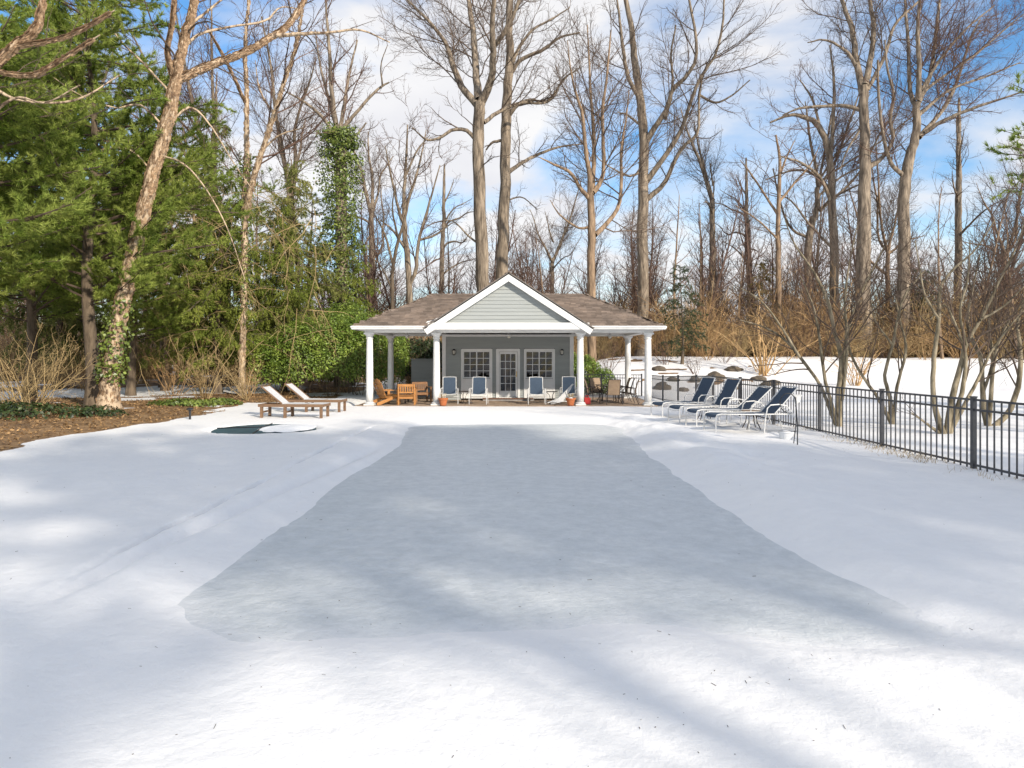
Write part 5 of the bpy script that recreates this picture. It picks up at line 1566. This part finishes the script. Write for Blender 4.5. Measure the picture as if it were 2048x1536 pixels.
# three saplings with ivy arms are part of the tangle left of the roof
bare_tree('birch_tree', 'large peeling birch with long limb reaching right, left foreground', 23.5,
    [(215, 826, 40), (222, 760, 36), (236, 650, 32), (262, 520, 30), (285, 430, 28), (308, 340, 26), (335, 245, 26), (350, 170, 23), (358, 130, 19), (372, 70, 17), (385, 20, 15), (400, -40, 12), (420, -120, 7)],
    [[(352, 160, 17), (400, 140, 16), (450, 120, 15), (500, 100, 14), (545, 72, 13), (575, 50, 11), (600, 15, 10), (625, -30, 8), (650, -70, 4)],
     [(345, 150, 10), (335, 100, 8), (345, 40, 7), (350, -30, 5)],
     [(365, 100, 6), (400, 68, 6), (470, 52, 5), (530, 42, 5), (560, 15, 4), (600, 18, 3)],
     [(335, 250, 5), (380, 215, 5), (420, 250, 4), (470, 330, 3), (520, 400, 2)],
     [(545, 72, 9), (600, 68, 8), (660, 65, 6), (720, 60, 5), (780, 85, 3)],
     [(330, 255, 5), (280, 210, 5), (230, 215, 4), (160, 190, 3), (100, 150, 2)],
     [(345, 190, 5), (290, 130, 5), (240, 80, 4), (200, 20, 3)],
     [(320, 310, 4), (370, 330, 4), (420, 390, 3), (460, 470, 3), (490, 560, 2)],
     [(310, 350, 4), (260, 300, 4), (200, 300, 3), (140, 330, 2)],
     [(380, 50, 6), (430, 10, 5), (480, -30, 3)]],
    bark='bark_birch', twig='twig', extra=5, peel=1500, group='peeling birches on the left', limb_amp=.4, ivy=(.6, 4.2, 800, .20),
    lv=[dict(per=1.7, ratio=.34, lmin=.7, lmax=2.4, K=6, S=4, rmin=.009, rmax=.030, rr=.4, a0=25, a1=65, t0=.12, w=.16, up=.05, sag=.25),
        dict(per=2.8, ratio=.45, lmin=.35, lmax=1.1, K=4, S=3, rmin=.005, rmax=.010, a0=25, a1=60, t0=.18, w=.16, nmin=2, sag=.3),
        dict(per=4.2, ratio=.5, lmin=.18, lmax=.6, K=3, S=3, rmin=.0035, rmax=.005, a0=25, a1=60, t0=.2, w=.18, nmin=2, tip=.5)])
bare_tree('birch_tree', 'slender twin stemmed birch rising from the evergreens left of the pool house', 31,
    [(484, 745, 14), (488, 560, 13), (490, 400, 12), (493, 300, 11), (493, 180, 9), (490, 100, 7), (498, 0, 5), (500, -60, 3)],
    [[(488, 470, 11), (500, 380, 13), (525, 300, 12), (548, 230, 11), (570, 160, 10), (590, 100, 8), (600, 50, 6), (612, -40, 4)],
     [(493, 210, 5), (470, 160, 4), (440, 100, 3), (410, 50, 2)], [(548, 230, 5), (520, 180, 4), (510, 120, 2)],
     [(525, 300, 5), (560, 270, 4), (610, 255, 3)]], bark='bark_birch', twig='twig_red', extra=6, peel=500, group='peeling birches on the left', ivy=(3, 11.0, 900, .30))
bare_tree('birch_tree', 'peeling birch limb entering at the upper left corner of the view', 18,
    [(-150, 880, 40), (-130, 600, 34), (-100, 350, 30), (-60, 190, 26), (-30, 145, 24), (0, 118, 20), (40, 85, 17), (70, 60, 15), (82, 20, 11), (95, -40, 8)],
    [[(30, 92, 8), (110, 80, 6), (170, 55, 5), (230, 20, 3)], [(-20, 140, 7), (60, 150, 6), (120, 120, 5), (200, 70, 3)],
     [(-40, 160, 8), (40, 200, 6), (150, 200, 5), (240, 150, 3)], [(-80, 300, 8), (20, 200, 6), (90, 205, 4), (160, 170, 3)]],
    bark='bark_birch', twig='twig', extra=0, peel=700, group='peeling birches on the left', limb_amp=.3,
    lv=[dict(per=1.8, ratio=.34, lmin=.5, lmax=1.6, K=6, S=4, rmin=.007, rmax=.020, rr=.4, t0=.12, w=.16, up=.05, sag=.2),
        dict(per=3.0, ratio=.45, lmin=.3, lmax=.9, K=4, S=3, rmin=.004, rmax=.008, t0=.18, w=.16, nmin=2),
        dict(per=4.2, ratio=.5, lmin=.15, lmax=.5, K=3, S=3, rmin=.003, rmax=.004, t0=.2, w=.18, nmin=2, tip=.5)])
HT = [o_ for o_ in bpy.data.objects if o_.parent is None and o_.name.startswith(('tulip_tree', 'great_tree', 'forked_tree'))]
for k, px, Y, s, r_, l in ((0, 330, 58, 1.0, 100, 'tall bare tree far behind the upper half of the large birch'), (2, 455, 64, 1.05, 220, 'tall bare tree far behind the twin stemmed birch, left of it'),
                           (3, 575, 60, .95, 160, 'tall bare tree far behind the spruces, right of the twin stemmed birch'), (1, 742, 66, .8, 60, 'bare tree far behind, between the ivy clad tree and the vase shaped tree'),
                           (4, 1915, 66, .9, 250, 'tall bare tree far behind the right edge of the thicket'), (0, 2010, 60, .85, 300, 'tall bare tree far behind, at the right edge of the view'),
                           (3, 150, 50, 1.0, 30, 'tall bare tree far behind the left pines'),
                           (1, 1425, 60, .72, 80, 'bare tree far behind, right of the tall tree beside the porch'), (4, 1500, 66, .7, 190, 'bare tree far behind, just left of the slender tree'),
                           (2, 1610, 58, .78, 330, 'bare tree far behind, between the slender tree and the arching tree'), (0, 1775, 62, .9, 140, 'bare tree far behind, between the two thickest right trunks'),
                           (3, 1105, 68, .62, 280, 'bare tree far behind, between the gable and the forked tree'), (4, 880, 62, .68, 10, 'bare tree far behind, just left of the close pair')):
    c = copy_tree(HT[k]); x = (px - 1024) * Y / FPX; c.location = (x, Y, gz(x, Y) - .1); c.scale = (s, s, s); c.rotation_euler = (0, 0, R_(r_)); c['label'] = l
# ------------------------------------------------------------------ many-stemmed trees just beyond the fence
LV_MS = [dict(per=3.9, ratio=.55, lmin=.8, lmax=3.2, K=8, S=4, rmin=.008, rmax=.026, rr=.5, a0=20, a1=55, t0=.25, w=.14, up=.35),
         dict(per=4.6, ratio=.45, lmin=.3, lmax=1.5, K=4, S=3, rmin=.005, rmax=.010, a0=20, a1=55, t0=.2, w=.16, nmin=2),
         dict(per=5.0, ratio=.5, lmin=.18, lmax=.7, K=1, S=3, rmin=.0055, rmax=.007, a0=20, a1=55, t0=.2, w=.18, nmin=1, tip=.5)]
GM = 'many-stemmed bare trees beyond the fence'
def ms(label, Y, stems, bark='bark_olive'):
    stems = [[(a, b, w * .9) for a, b, w in s] for s in stems]
    return bare_tree('multi_stem_tree', label, Y, stems[0], stems[1:], bark=bark, twig='twig', lv=LV_MS, group=GM, extra=3, limb_amp=.25, flare=1.25)
ms('many-stemmed bare tree beyond the fence behind the nearest lounger, arching far left', 18.3,
   [[(1678, 857, 15), (1676, 790, 12), (1682, 720, 11), (1668, 660, 9), (1655, 600, 8), (1625, 540, 6), (1590, 490, 4), (1570, 440, 2)],
    [(1680, 850, 11), (1684, 760, 10), (1690, 690, 9), (1705, 630, 7), (1730, 570, 6), (1760, 510, 4), (1790, 450, 2)],
    [(1672, 850, 10), (1640, 770, 8), (1600, 715, 8), (1570, 680, 6), (1530, 655, 5), (1480, 640, 3)],
    [(1674, 845, 9), (1650, 760, 8), (1640, 680, 7), (1625, 610, 6), (1600, 550, 3)],
    [(1684, 800, 8), (1694, 700, 7), (1690, 600, 6), (1700, 520, 4), (1715, 450, 2)],
    [(1600, 715, 6), (1560, 650, 5), (1520, 600, 4), (1470, 570, 2)]])
ms('small many-stemmed bare tree beyond the fence, second clump from the loungers', 18.7,
   [[(1785, 852, 13), (1780, 800, 10), (1770, 750, 8), (1785, 690, 7), (1795, 640, 6), (1810, 590, 5), (1850, 540, 3)],
    [(1782, 845, 10), (1755, 795, 8), (1720, 745, 7), (1700, 700, 6), (1690, 640, 4), (1660, 590, 2)],
    [(1787, 840, 9), (1795, 770, 8), (1812, 700, 7), (1800, 640, 5), (1790, 590, 3)],
    [(1785, 690, 5), (1750, 640, 4), (1740, 590, 3)]])
ms('thickest many-stemmed bare tree beyond the fence, sprawling to the right', 16.3,
   [[(1887, 874, 15), (1868, 800, 12), (1868, 720, 11), (1878, 640, 9), (1880, 580, 8), (1905, 540, 6), (1950, 500, 4), (1990, 440, 2)],
    [(1893, 872, 15), (1905, 790, 14), (1925, 720, 12), (1932, 690, 11), (1960, 640, 9), (2000, 560, 7), (2030, 500, 5), (2050, 440, 3)],
    [(1898, 872, 12), (1920, 800, 11), (1932, 720, 9), (1915, 660, 7), (1890, 610, 6), (1860, 640, 3)],
    [(1882, 868, 9), (1850, 845, 6), (1822, 825, 3)], [(1900, 865, 10), (1950, 770, 8), (1985, 700, 6), (2030, 640, 4), (2070, 600, 2)],
    [(1878, 640, 7), (1850, 590, 5), (1840, 540, 4), (1830, 480, 2)], [(1932, 690, 8), (1920, 620, 6), (1935, 560, 5), (1940, 480, 3)],
    [(1960, 640, 6), (2010, 610, 5), (2060, 560, 3)]])
ms('many-stemmed bare tree beyond the fence at the right edge, one stem curving up', 17.9,
   [[(1977, 858, 14), (1965, 790, 12), (1962, 720, 10), (1945, 680, 9), (1935, 640, 7), (1945, 580, 5), (1960, 510, 3)],
    [(1983, 858, 15), (2020, 820, 13), (2038, 760, 12), (2040, 690, 10), (2035, 650, 8), (2050, 600, 5), (2080, 540, 3)],
    [(1978, 845, 10), (1985, 750, 9), (1995, 690, 8), (2020, 640, 6), (2060, 580, 3)], [(1965, 790, 7), (1985, 720, 6), (1978, 650, 5), (1990, 580, 3)]])
shrub('golden_shrub', 'small golden many-stemmed shrub tree alone on the snowy bank', *at(1530, 752, 40)[:2], 13, 4.6, 38, 'bark_gold', 2, GM, .055)
shrub('golden_shrub', 'low golden shrub on the bank behind the many-stemmed trees', *at(1710, 752, 36)[:2], 16, 2.4, 30, 'bark_gold', 2, None, .03)

# ------------------------------------------------------------------ evergreens
GP = 'evergreens on the left'
conifer('pine_tree', 'soft needled white pine behind the large birch at the left', (-15.0, 24.3, gz(-15, 24.3)), 17.0, 3.4, 4.6, 'pine', 112, 1, group=GP, dens=1.5)
conifer('pine_tree', 'soft needled white pine cut off by the left edge of the view', (-16.2, 19.6, gz(-16.2, 19.6)), 15.5, 3.0, 4.4, 'pine', 104, 2, group=GP, dens=1.45)
conifer('spruce_tree', 'yellow green spruce with hanging boughs in the middle of the evergreens', (-14.2, 33.0, gz(-14.2, 33)), 13.2, 1.6, 3.9, 'spruce', 112, 3, group=GP, dens=1.4)
conifer('spruce_tree', 'drooping spruce behind the hedge left of the ivy clad tree', (-11.4, 36.0, gz(-11.4, 36)), 12.2, 1.8, 3.7, 'spruce', 104, 4, group=GP, dens=1.35, mat='needle_dull')
conifer('spruce_tree', 'rounded spruce between the hedge and the left roof corner', (-8.9, 38.4, gz(-8.9, 38.4)), 9.8, .8, 2.1, 'spruce', 80, 5, group=GP, dens=1.4)
conifer('spruce_tree', 'thin spruce with bare lower trunk right of the large birch', (-17.4, 34.2, gz(-17.4, 34.2)), 12.8, 3.6, 2.9, 'spruce', 70, 6, group=GP, dens=1.2, mat='needle_dull', bark='bark_tan')
conifer('hemlock_tree', 'small dark hemlock right of the porch roof on the bank', (10.55, 42.5, gz(10.55, 42.5)), 6.3, .9, 1.9, 'fir', 50, 7, mat='leaf_dark', dens=.9)
conifer('cedar_tree', 'narrow olive brown cedar beyond the golden shrub', (18.6, 50.5, gz(18.6, 50.5)), 7.4, .4, 1.9, 'fir', 70, 8, mat='needle_brown', dens=.8)
conifer('cedar_tree', 'dark broad evergreen deep in the thicket behind the thick right trunk', (30.2, 50.5, gz(30.2, 50.5)), 6.6, .4, 2.6, 'fir', 70, 9, mat='leaf_dark', dens=.7)
conifer('pine_tree', 'dark pine boughs entering at the right edge of the view', (17.1, 20.0, gz(17.1, 20)), 11.5, 6.2, 2.6, 'pine', 26, 10, mat='needle_pine', dens=.9)
ev = {o_['label'].split()[0] + str(k): o_ for k, o_ in enumerate(o2 for o2 in bpy.data.objects if o2.name.startswith(('pine_tree', 'spruce_tree')) and o2.parent is None)}
EV = list(ev.values())
for k, px, Y, s, r_, l in ((0, 60, 29.5, .95, 100, 'white pine half hidden behind the pine at the left edge'), (1, 265, 31, .82, 220, 'white pine behind the large birch, between its trunk and the thin spruce'),
                           (2, 620, 40, 1.0, 160, 'spruce right behind the hedge beside the ivy clad tree'), (3, 395, 39, 1.05, 60, 'spruce in the back row behind the thin spruce with bare trunk'),
                           (2, 515, 42, 1.12, 250, 'tallest spruce of the back row behind the twin stemmed birch'), (3, 570, 34.5, .72, 300, 'short drooping spruce just behind the hedge top'),
                           (4, 120, 36, 1.15, 30, 'dark spruce deep behind the left pines'), (2, 325, 36.5, .8, 20, 'spruce behind the large birch trunk in the back row')):
    c = copy_tree(EV[k]); x = (px - 1024) * Y / FPX; c.location = (x, Y, gz(x, Y) - .05); c.scale = (s, s, s); c.rotation_euler = (0, 0, R_(r_)); c['label'] = l
# broad-leaved shrubs
leafy('hedge', 'dense glossy green hedge left of the porch', [(-11.3, 32.6, 1.3, 1.5, 1.3, 1.5), (-9.9, 32.2, 1.7, 1.5, 1.4, 1.9), (-8.5, 32.4, 1.9, 1.4, 1.3, 2.1), (-7.3, 33.0, 1.7, 1.2, 1.3, 2.2), (-8.2, 34.0, 2.6, 1.6, 1.2, 2.0)], 34000, .115, 'leaf_hedge', depth=.4)
leafy('hedge', 'tall green hedge seen between the two left porch columns', [(-6.4, 34.2, 1.6, 1.1, 1.2, 2.0), (-5.9, 35.0, 2.0, .7, 1.0, 1.9)], 12000, .11, 'leaf_hedge', depth=.4)
leafy('rhododendron', 'dark leafy shrub behind the grey utility screen', [(-5.0, 36.2, 1.5, 1.0, .9, 1.3), (-4.2, 35.8, 1.9, .9, .8, .9), (-3.7, 36.4, 1.6, .8, .8, 1.1)], 8000, .14, 'leaf_dark', depth=.45)
leafy('rhododendron', 'green leafy shrub behind the fence right of the pool house', [(3.9, 36.3, .7, .95, .9, 1.25), (4.9, 36.6, .35, .8, .8, .9), (3.2, 36.0, .9, .6, .7, 1.2)], 9000, .12, 'leaf_hedge', depth=.45)
leafy('ground_ivy', 'low dark ivy mound at the left edge before the birch', [(-14.2, 20.2, .10, 1.9, 1.2, .42), (-12.6, 20.6, .08, 1.0, .9, .34), (-16.2, 20.4, .12, 1.6, 1.4, .5)], 4200, .10, 'leaf_dark', depth=.5, cat='ivy', aspect=.8)
leafy('ground_ivy', 'low yellow green ivy patch right of the birch foot', [(-12.2, 25.2, .06, 1.2, .8, .28), (-11.4, 26.6, .05, .9, .7, .22)], 2600, .10, 'leaf_ivy', depth=.5, cat='ivy', aspect=.8)
# bare tan shrubs on the left
GS = 'bare tan shrubs under the left trees'
for x, y, n, H, sp, l, m_ in (
    (-15.9, 22.6, 22, 2.9, 50, 'large tan twiggy shrub left of the birch trunk', 'twig_tan'),
    (-18.2, 24.5, 20, 3.2, 50, 'tan twiggy shrub at the left edge behind the ivy mound', 'twig_tan'),
    (-20.5, 28.5, 20, 3.4, 50, 'tan twiggy shrub far back at the left edge', 'twig_tan'),
    (-13.0, 28.8, 16, 2.4, 48, 'tan twiggy shrub right of the birch, before the evergreens', 'twig_tan'),
    (-11.2, 28.9, 14, 2.1, 48, 'pale twiggy shrub beside the hedge end', 'twig_tan'),
    (-15.6, 31.5, 16, 2.6, 48, 'rusty twiggy shrub under the spruce with bare trunk', 'twig_rust'),
    (-21.5, 34.5, 18, 3.0, 50, 'rusty twiggy shrub deep among the left trees', 'twig_rust'),
    (-12.0, 31.2, 14, 1.7, 52, 'low rusty shrub at the foot of the hanging spruce', 'twig_rust')):
    shrub('bare_shrub', l, x, y, n, H, sp, m_, 3, GS)
for px, py, Y, n, H, l in ((1330, 735, 42.5, 10, 2.2, 'brown bare shrub on the bank beside the corner column'), (1415, 728, 44, 12, 2.8, 'brown bare shrub on the bank right of the small hemlock'),
                           (1450, 733, 43, 9, 1.9, 'low brown shrub above the longest boulder'), (1590, 725, 45, 12, 3.0, 'brown bare shrub at the bank top right of the golden shrub'),
                           (1850, 726, 45, 12, 2.8, 'brown bare shrub at the bank top behind the sprawling tree'), (1215, 735, 41, 10, 2.6, 'bare brown shrub beyond the fence behind the dining table'),
                           (1390, 748, 40, 8, 1.5, 'small bare shrub among the boulders')):
    x = (px - 1024) * Y / FPX; shrub('bare_shrub', l, x, Y, n, H, 46, 'twig_red' if n < 11 else 'twig_rust', 3, 'bare brown shrubs on the bank', .018)
# long thin hanging birch twigs tangle: dead saplings in front of the spruces
g = Geo()
for k in range(120):
    x = rng.uniform(-17.5, -8.4); y = rng.uniform(29.5, 32); z0 = gz(x, y)
    p0 = np.array([[x, y, z0 + rng.uniform(2.2, 10.0)]]); d0 = np.array([[rng.uniform(-.9, .9), rng.uniform(-.4, .3), rng.uniform(-.7, .5)]])
    Pk = walk(p0, d0, np.array([rng.uniform(1.5, 4.0)]), 8, .14, 0, .9); Rk = taper(np.array([rng.uniform(.010, .02)]), 8, .3); g.tube(Pk, Rk, 4)
    twiggery(g, Pk, Rk, [dict(per=2.6, ratio=.3, lmin=.3, lmax=1.2, K=5, S=3, rmin=.006, rmax=.009, sag=.7, w=.14, up=0),
                         dict(per=3.5, ratio=.4, lmin=.2, lmax=.6, K=3, S=3, rmin=.004, rmax=.006, sag=.5, w=.16, up=0)])
o = g.build('dead_branches', 'twig_tan'); tag(o, 'tangle of pale dead branches hanging in the left evergreens', 'branches', kind='stuff')

# ------------------------------------------------------------------ thicket, far wood, leaf litter
def brush_proto(H, n, mat, leaf):
    g = Geo(); shrub_geo(g, (0, 0, 0), n, H, 44, 2, .020)
    o_ = g.build('brush', mat)
    m_ = leaf; d = nrm(rng.normal(size=(m_, 3))) * (rng.random((m_, 1)) ** .4)
    g2 = Geo(); leaves(g2, np.array([0, 0, H * .42]) + d * np.array([H * .46, H * .46, H * .40]), rng.normal(size=(m_, 3)), .12, .42, .6)
    V = np.concatenate(g.V + [v for v in g2.V]); Q = np.concatenate(g.Q + [q + g.n for q in g2.Q])
    bpy.data.objects.remove(o_)
    return np_mesh('brush', V, Q, mat=M[mat])
BP = [brush_proto(3.0, 26, 'twig_rust', 200), brush_proto(3.8, 22, 'twig_rust', 90), brush_proto(2.6, 26, 'twig_tan', 120), brush_proto(4.6, 20, 'twig_red', 40), brush_proto(3.4, 24, 'twig_tan', 150), brush_proto(4.2, 20, 'twig_rust', 60)]
pts, sc_ = [], []
for k in range(330):
    y = 46.3 + 12 * rng.random() ** 1.3; x = rng.uniform(3.0, 48) * (y / 50); pts.append((x, y, gz(x, y) - .1)); sc_.append(rng.uniform(.45, .95) + (y - 46) * .03 + .75 * rng.random() ** 6 + .5 * max(0, float(fbm(np.array([x * .14]), np.array([1.7]), 81, 2)[0]) * 3))
for k in range(46):
    y = rng.uniform(37.5, 46); x = rng.uniform(-6, 2.5); pts.append((x, y, gz(x, y) - .1)); sc_.append(rng.uniform(.7, 1.2))
for k in range(150):
    y = rng.uniform(38.5, 58); x = rng.uniform(-.86, -.12) * y; pts.append((x, y, gz(x, y) - .1)); sc_.append(rng.uniform(.7, 1.3))
scatter('thicket', BP, pts, sc_, 'brown tangled thicket at the edge of the wood', 'thicket')

def wood_tree(g, x, y, H, r, dens=1.0):
    z = gz(x, y)
    P = walk(np.array([[x, y, z - .2]]), np.array([[rng.normal() * .05, rng.normal() * .05, 1.0]]), np.array([H]), 9, .035, .3)
    R = taper(np.array([r]), 9, .2); g.tube(P, R, 5)
    twiggery(g, P, R, [dict(per=1.5 * dens, ratio=.30, lmin=1.2, lmax=H * .42, K=6, S=3, rmin=.016, rmax=r * .5, rr=.5, a0=22, a1=60, t0=.28, w=.14, up=.45),
                       dict(per=1.5 * dens, ratio=.42, lmin=.8, lmax=2.4, K=4, S=3, rmin=.010, rmax=.02, a0=22, a1=55, t0=.2, w=.18, nmin=2, up=.3),
                       dict(per=1.9 * dens, ratio=.5, lmin=.4, lmax=1.2, K=2, S=3, rmin=.008, rmax=.011, a0=22, a1=55, t0=.2, w=.2, nmin=2, tip=.5)])
def sap_proto(H, r, d):
    g = Geo(); st = np.random.default_rng
    P = walk(np.array([[0, 0, -.3]]), np.array([[rng.normal() * .05, rng.normal() * .05, 1.0]]), np.array([H]), 9, .05, .3)
    R = taper(np.array([r]), 9, .2); g.tube(P, R, 5)
    twiggery(g, P, R, [dict(per=2.2 * d, ratio=.34, lmin=1.0, lmax=H * .42, K=6, S=3, rmin=.016, rmax=r * .45, rr=.5, a0=22, a1=60, t0=.15, w=.15, up=.45),
                       dict(per=2.4 * d, ratio=.42, lmin=.6, lmax=2.0, K=3, S=3, rmin=.010, rmax=.018, a0=22, a1=58, t0=.15, w=.18, nmin=2, up=.3),
                       dict(per=3.4 * d, ratio=.5, lmin=.35, lmax=1.0, K=1, S=3, rmin=.0085, rmax=.011, a0=22, a1=58, t0=.15, w=.1, nmin=2, tip=.5)])
    return g.build('sapling', 'twig_far')
SP = [sap_proto(8.5, .09, 1.45), sap_proto(11.0, .12, 1.35), sap_proto(6.5, .07, 1.7), sap_proto(13.5, .15, 1.2), sap_proto(9.5, .10, 1.45)]
pts, sc_ = [], []
for k in range(330):
    y = rng.uniform(49, 82); u = rng.uniform(-1080, 1080); x = u * y / FPX; pts.append((x, y, gz(x, y) - .1)); sc_.append(rng.uniform(.65, 1.15))
scatter('far_woodland', SP, pts, sc_, 'bare woodland filling the distance behind everything', 'woodland')
# middle-distance trees one can tell apart
for px, Y, H, r, l in ((1100, 50, 10.5, .10, 'small bare tree between the gable and the forked tree'),
                       (900, 48, 11.0, .11, 'small bare tree just left of the close pair behind the gable'),
                       (1345, 48, 11.5, .13, 'reddish bare tree right of the tall tree beside the porch'),
                       (1405, 52, 12.0, .13, 'leaning reddish bare tree left of the slender tree'),
                       (1480, 50, 8.0, .09, 'short bushy bare tree just left of the slender tree'),
                       (1625, 52, 13.0, .14, 'bare tree between the slender and arching trees'),
                       (1885, 46, 12.0, .12, 'bare tree right of the thick leaning trunk'),
                       (1960, 50, 12.5, .14, 'bare tree near the right edge beyond the thicket'),
                       (2035, 46, 10.0, .12, 'bare tree at the right edge beyond the thicket'),
                       (590, 50, 16.5, .18, 'tall thin bare tree seen above the evergreens'),
                       (420, 48, 18.0, .17, 'tall thin bare tree between the two left birches'),
                       (300, 45, 17.0, .16, 'tall thin bare tree left of the large birch top'),
                       (745, 52, 12.0, .12, 'thin bare tree between the ivy clad tree and the roof corner'),
                       (200, 42, 15.0, .15, 'tall thin bare tree behind the pines')):
    x = (px - 1024) * Y / FPX
    t = empty('bare_tree', (x, Y, gz(x, Y))); tag(t, l, 'tree', 'smaller bare trees in the middle distance')
    g = Geo(); wood_tree(g, x, Y, H, r, 1.15)
    Vt, Qt = g.V[0], g.Q[0]; np_mesh('trunk', Vt, Qt, mat=M['bark_tan'], parent=t, smooth=True)
    g2 = Geo()
    for V_, Q_, off in zip(g.V[1:], g.Q[1:], np.cumsum([len(v) for v in g.V])[:-1]): g2.q(V_, Q_ - off)
    g2.build('crown', 'twig_red', t)

# fallen leaves on the bed and at the bank foot
n = 26000
c = np.column_stack([rng.uniform(-24, -8.4, n), rng.uniform(13, 37, n), np.zeros(n)])
ok = bare_mask(c[:, 0], c[:, 1]) + .5 * (vnoise(c[:, 0] * 1.3, c[:, 1] * 1.3, 50) - .5) > .55; c = c[ok]
c[:, 2] = ground_h(c[:, 0], c[:, 1]) + .012 + rng.random(len(c)) * .03
g = Geo(); leaves(g, c, np.tile([0, 0, 1.0], (len(c), 1)), .085, .6, .45)
o = g.build('leaf_litter', 'dead_leaf'); tag(o, 'fallen brown leaves covering the planting bed on the left', 'leaves', kind='stuff')
# twigs and needles scattered on snow and slush
n = 3200
yy = 3.0 + 19 * rng.random(n) ** 1.5; xx = rng.uniform(-1, 1, n) * (yy * .75)
cl_ = vnoise(xx * .8, yy * .8, 71) * vnoise(xx * 3.1, yy * 3.1, 72); edge = np.exp(-((pool_sd(xx, yy) + .15) / .25) ** 2)
ok = (xx > -10) & (xx < 7.2) & (rng.random(n) < 1.0 * cl_ ** 2 + .30 * edge * cl_); xx, yy = xx[ok], yy[ok]
zz_ = np.maximum(ground_h(xx, yy), np.where(pool_sd(xx, yy) < .5, -.075 + .012 * fbm(xx * 1.2, yy * 1.2, 31, 4) + .03 * fbm(xx * .3, yy * .25, 32, 3), -9)) + .002
n = len(xx); a = rng.uniform(0, np.pi, n); L = .004 + .035 * rng.random(n) ** 2.5 + .035 * rng.random(n) * (rng.random(n) < .06)
p0 = np.column_stack([xx - np.cos(a) * L / 2, yy - np.sin(a) * L / 2, zz_]); p1 = np.column_stack([xx, yy + L * .05, zz_]); p2 = np.column_stack([xx + np.cos(a) * L / 2, yy + np.sin(a) * L / 2, zz_])
g = Geo(); g.tube(np.stack([p0, p1, p2], 1), np.tile((.0008 + .0016 * rng.random(n))[:, None], (1, 3)), 3)
o = g.build('twig_litter', 'debris'); tag(o, 'tiny dark twigs and needles scattered over the snow', 'twigs', kind='stuff')
# dry grass tufts along the fence foot
g = Geo(); tx = []
for k in range(90):
    y = rng.choice([rng.normal(12.9, .9), rng.uniform(10, 20)]); x = FENCE(y) - rng.uniform(.05, .5)
    z = gz(x, y); m_ = 5
    az = rng.uniform(0, 2 * np.pi, m_); d = np.column_stack([np.cos(az) * .6, np.sin(az) * .6, np.ones(m_)])
    P = walk(np.tile([x, y, z - .02], (m_, 1)) + rng.normal(size=(m_, 3)) * [.08, .08, 0], d, rng.uniform(.05, .16, m_), 3, .2); g.tube(P, taper(np.full(m_, .004), 3), 3)
o = g.build('dry_grass', 'twig_tan'); tag(o, 'dry grass tufts poking from the snow along the fence foot', 'grass', kind='stuff')

# ------------------------------------------------------------------ unseen trees added to shade and dapple the yard, mostly behind the viewpoint
_c0, _s0 = math.cos(R_(SUN_AZ)), math.sin(R_(SUN_AZ))
def uv_(u, v): return (u * _c0 + v * _s0, u * _s0 - v * _c0)     # along / across the sunbeams on the ground
x, y = uv_(5.2, 20.6)
shade = conifer('pine_tree', 'unseen dense pine added for shade behind the viewpoint, middle of the row', (x, y, 0), 19.5, 11.8, 4.0, 'pine', 60, 12, dens=.60, group='unseen pines added to shade the yard', nscale=2.3)
x, y = uv_(.2, 21)
airy = conifer('pine_tree', 'unseen thin-crowned pine added for dappled shade, middle of the open end', (x, y, 0), 19.0, 6.5, 3.4, 'pine', 17, 13, dens=.42, group='unseen pines added to shade the yard', nscale=3.0)
for src, u, v, s, r_, l in ((airy, -3.4, 19, 1.0, 40, 'unseen thin-crowned pine added for dappled shade, end of the row'), (airy, -7.2, 22, 1.05, 110, 'unseen thin-crowned pine added for dappled shade, beyond the row end'),
                       (shade, 9.0, 22, 1.0, 200, 'unseen dense pine added for shade behind the viewpoint, nearest the fence'), (shade, 7.4, 24, 1.05, 330, 'unseen dense pine added for shade behind the viewpoint, tallest of the row'),
                       (shade, 2.9, 18.2, .98, 15, 'unseen dense pine added for shade behind the viewpoint, near the open end'), (airy, -1.6, 16, .95, 250, 'unseen thin-crowned pine added for dappled shade, nearest the viewpoint'), (shade, 10.8, 26, 1.06, 245, 'unseen dense pine added for shade, in the back row nearest the fence')):
    c = copy_tree(src); x, y = uv_(u, v); c.location = (x, y, gz(x, y) - .05); c.scale = (s, s, s); c.rotation_euler = (0, 0, R_(r_)); c['label'] = l
x, y = uv_(20.5, 13)
t = empty('bare_tree', (x, y, gz(x, y))); tag(t, 'tall bare tree beyond the fence outside the view, shading the gable', 'tree', 'bare trees outside the view')
g = Geo(); wood_tree(g, x, y, 19.0, .26, 1.2); g.build('trunk_and_crown', 'bark_gray', t)
for u, v, s, r_, l in ((15.0, 15, .9, 140, 'bare tree beyond the fence outside the view, shading the loungers'), (25.5, 11, 1.0, 250, 'bare tree beyond the fence outside the view, shading the porch corner'),
                       (-2.6, 13, .85, 60, 'unseen bare tree added behind the viewpoint to streak the near left snow with shade'), (3.2, 14, .8, 300, 'unseen bare tree added behind the viewpoint to streak the near snow with shade')):
    c = copy_tree(t); x, y = uv_(u, v); c.location = (x, y, gz(x, y) - .05); c.scale = (s, s, s); c.rotation_euler = (0, 0, R_(r_)); c['label'] = l
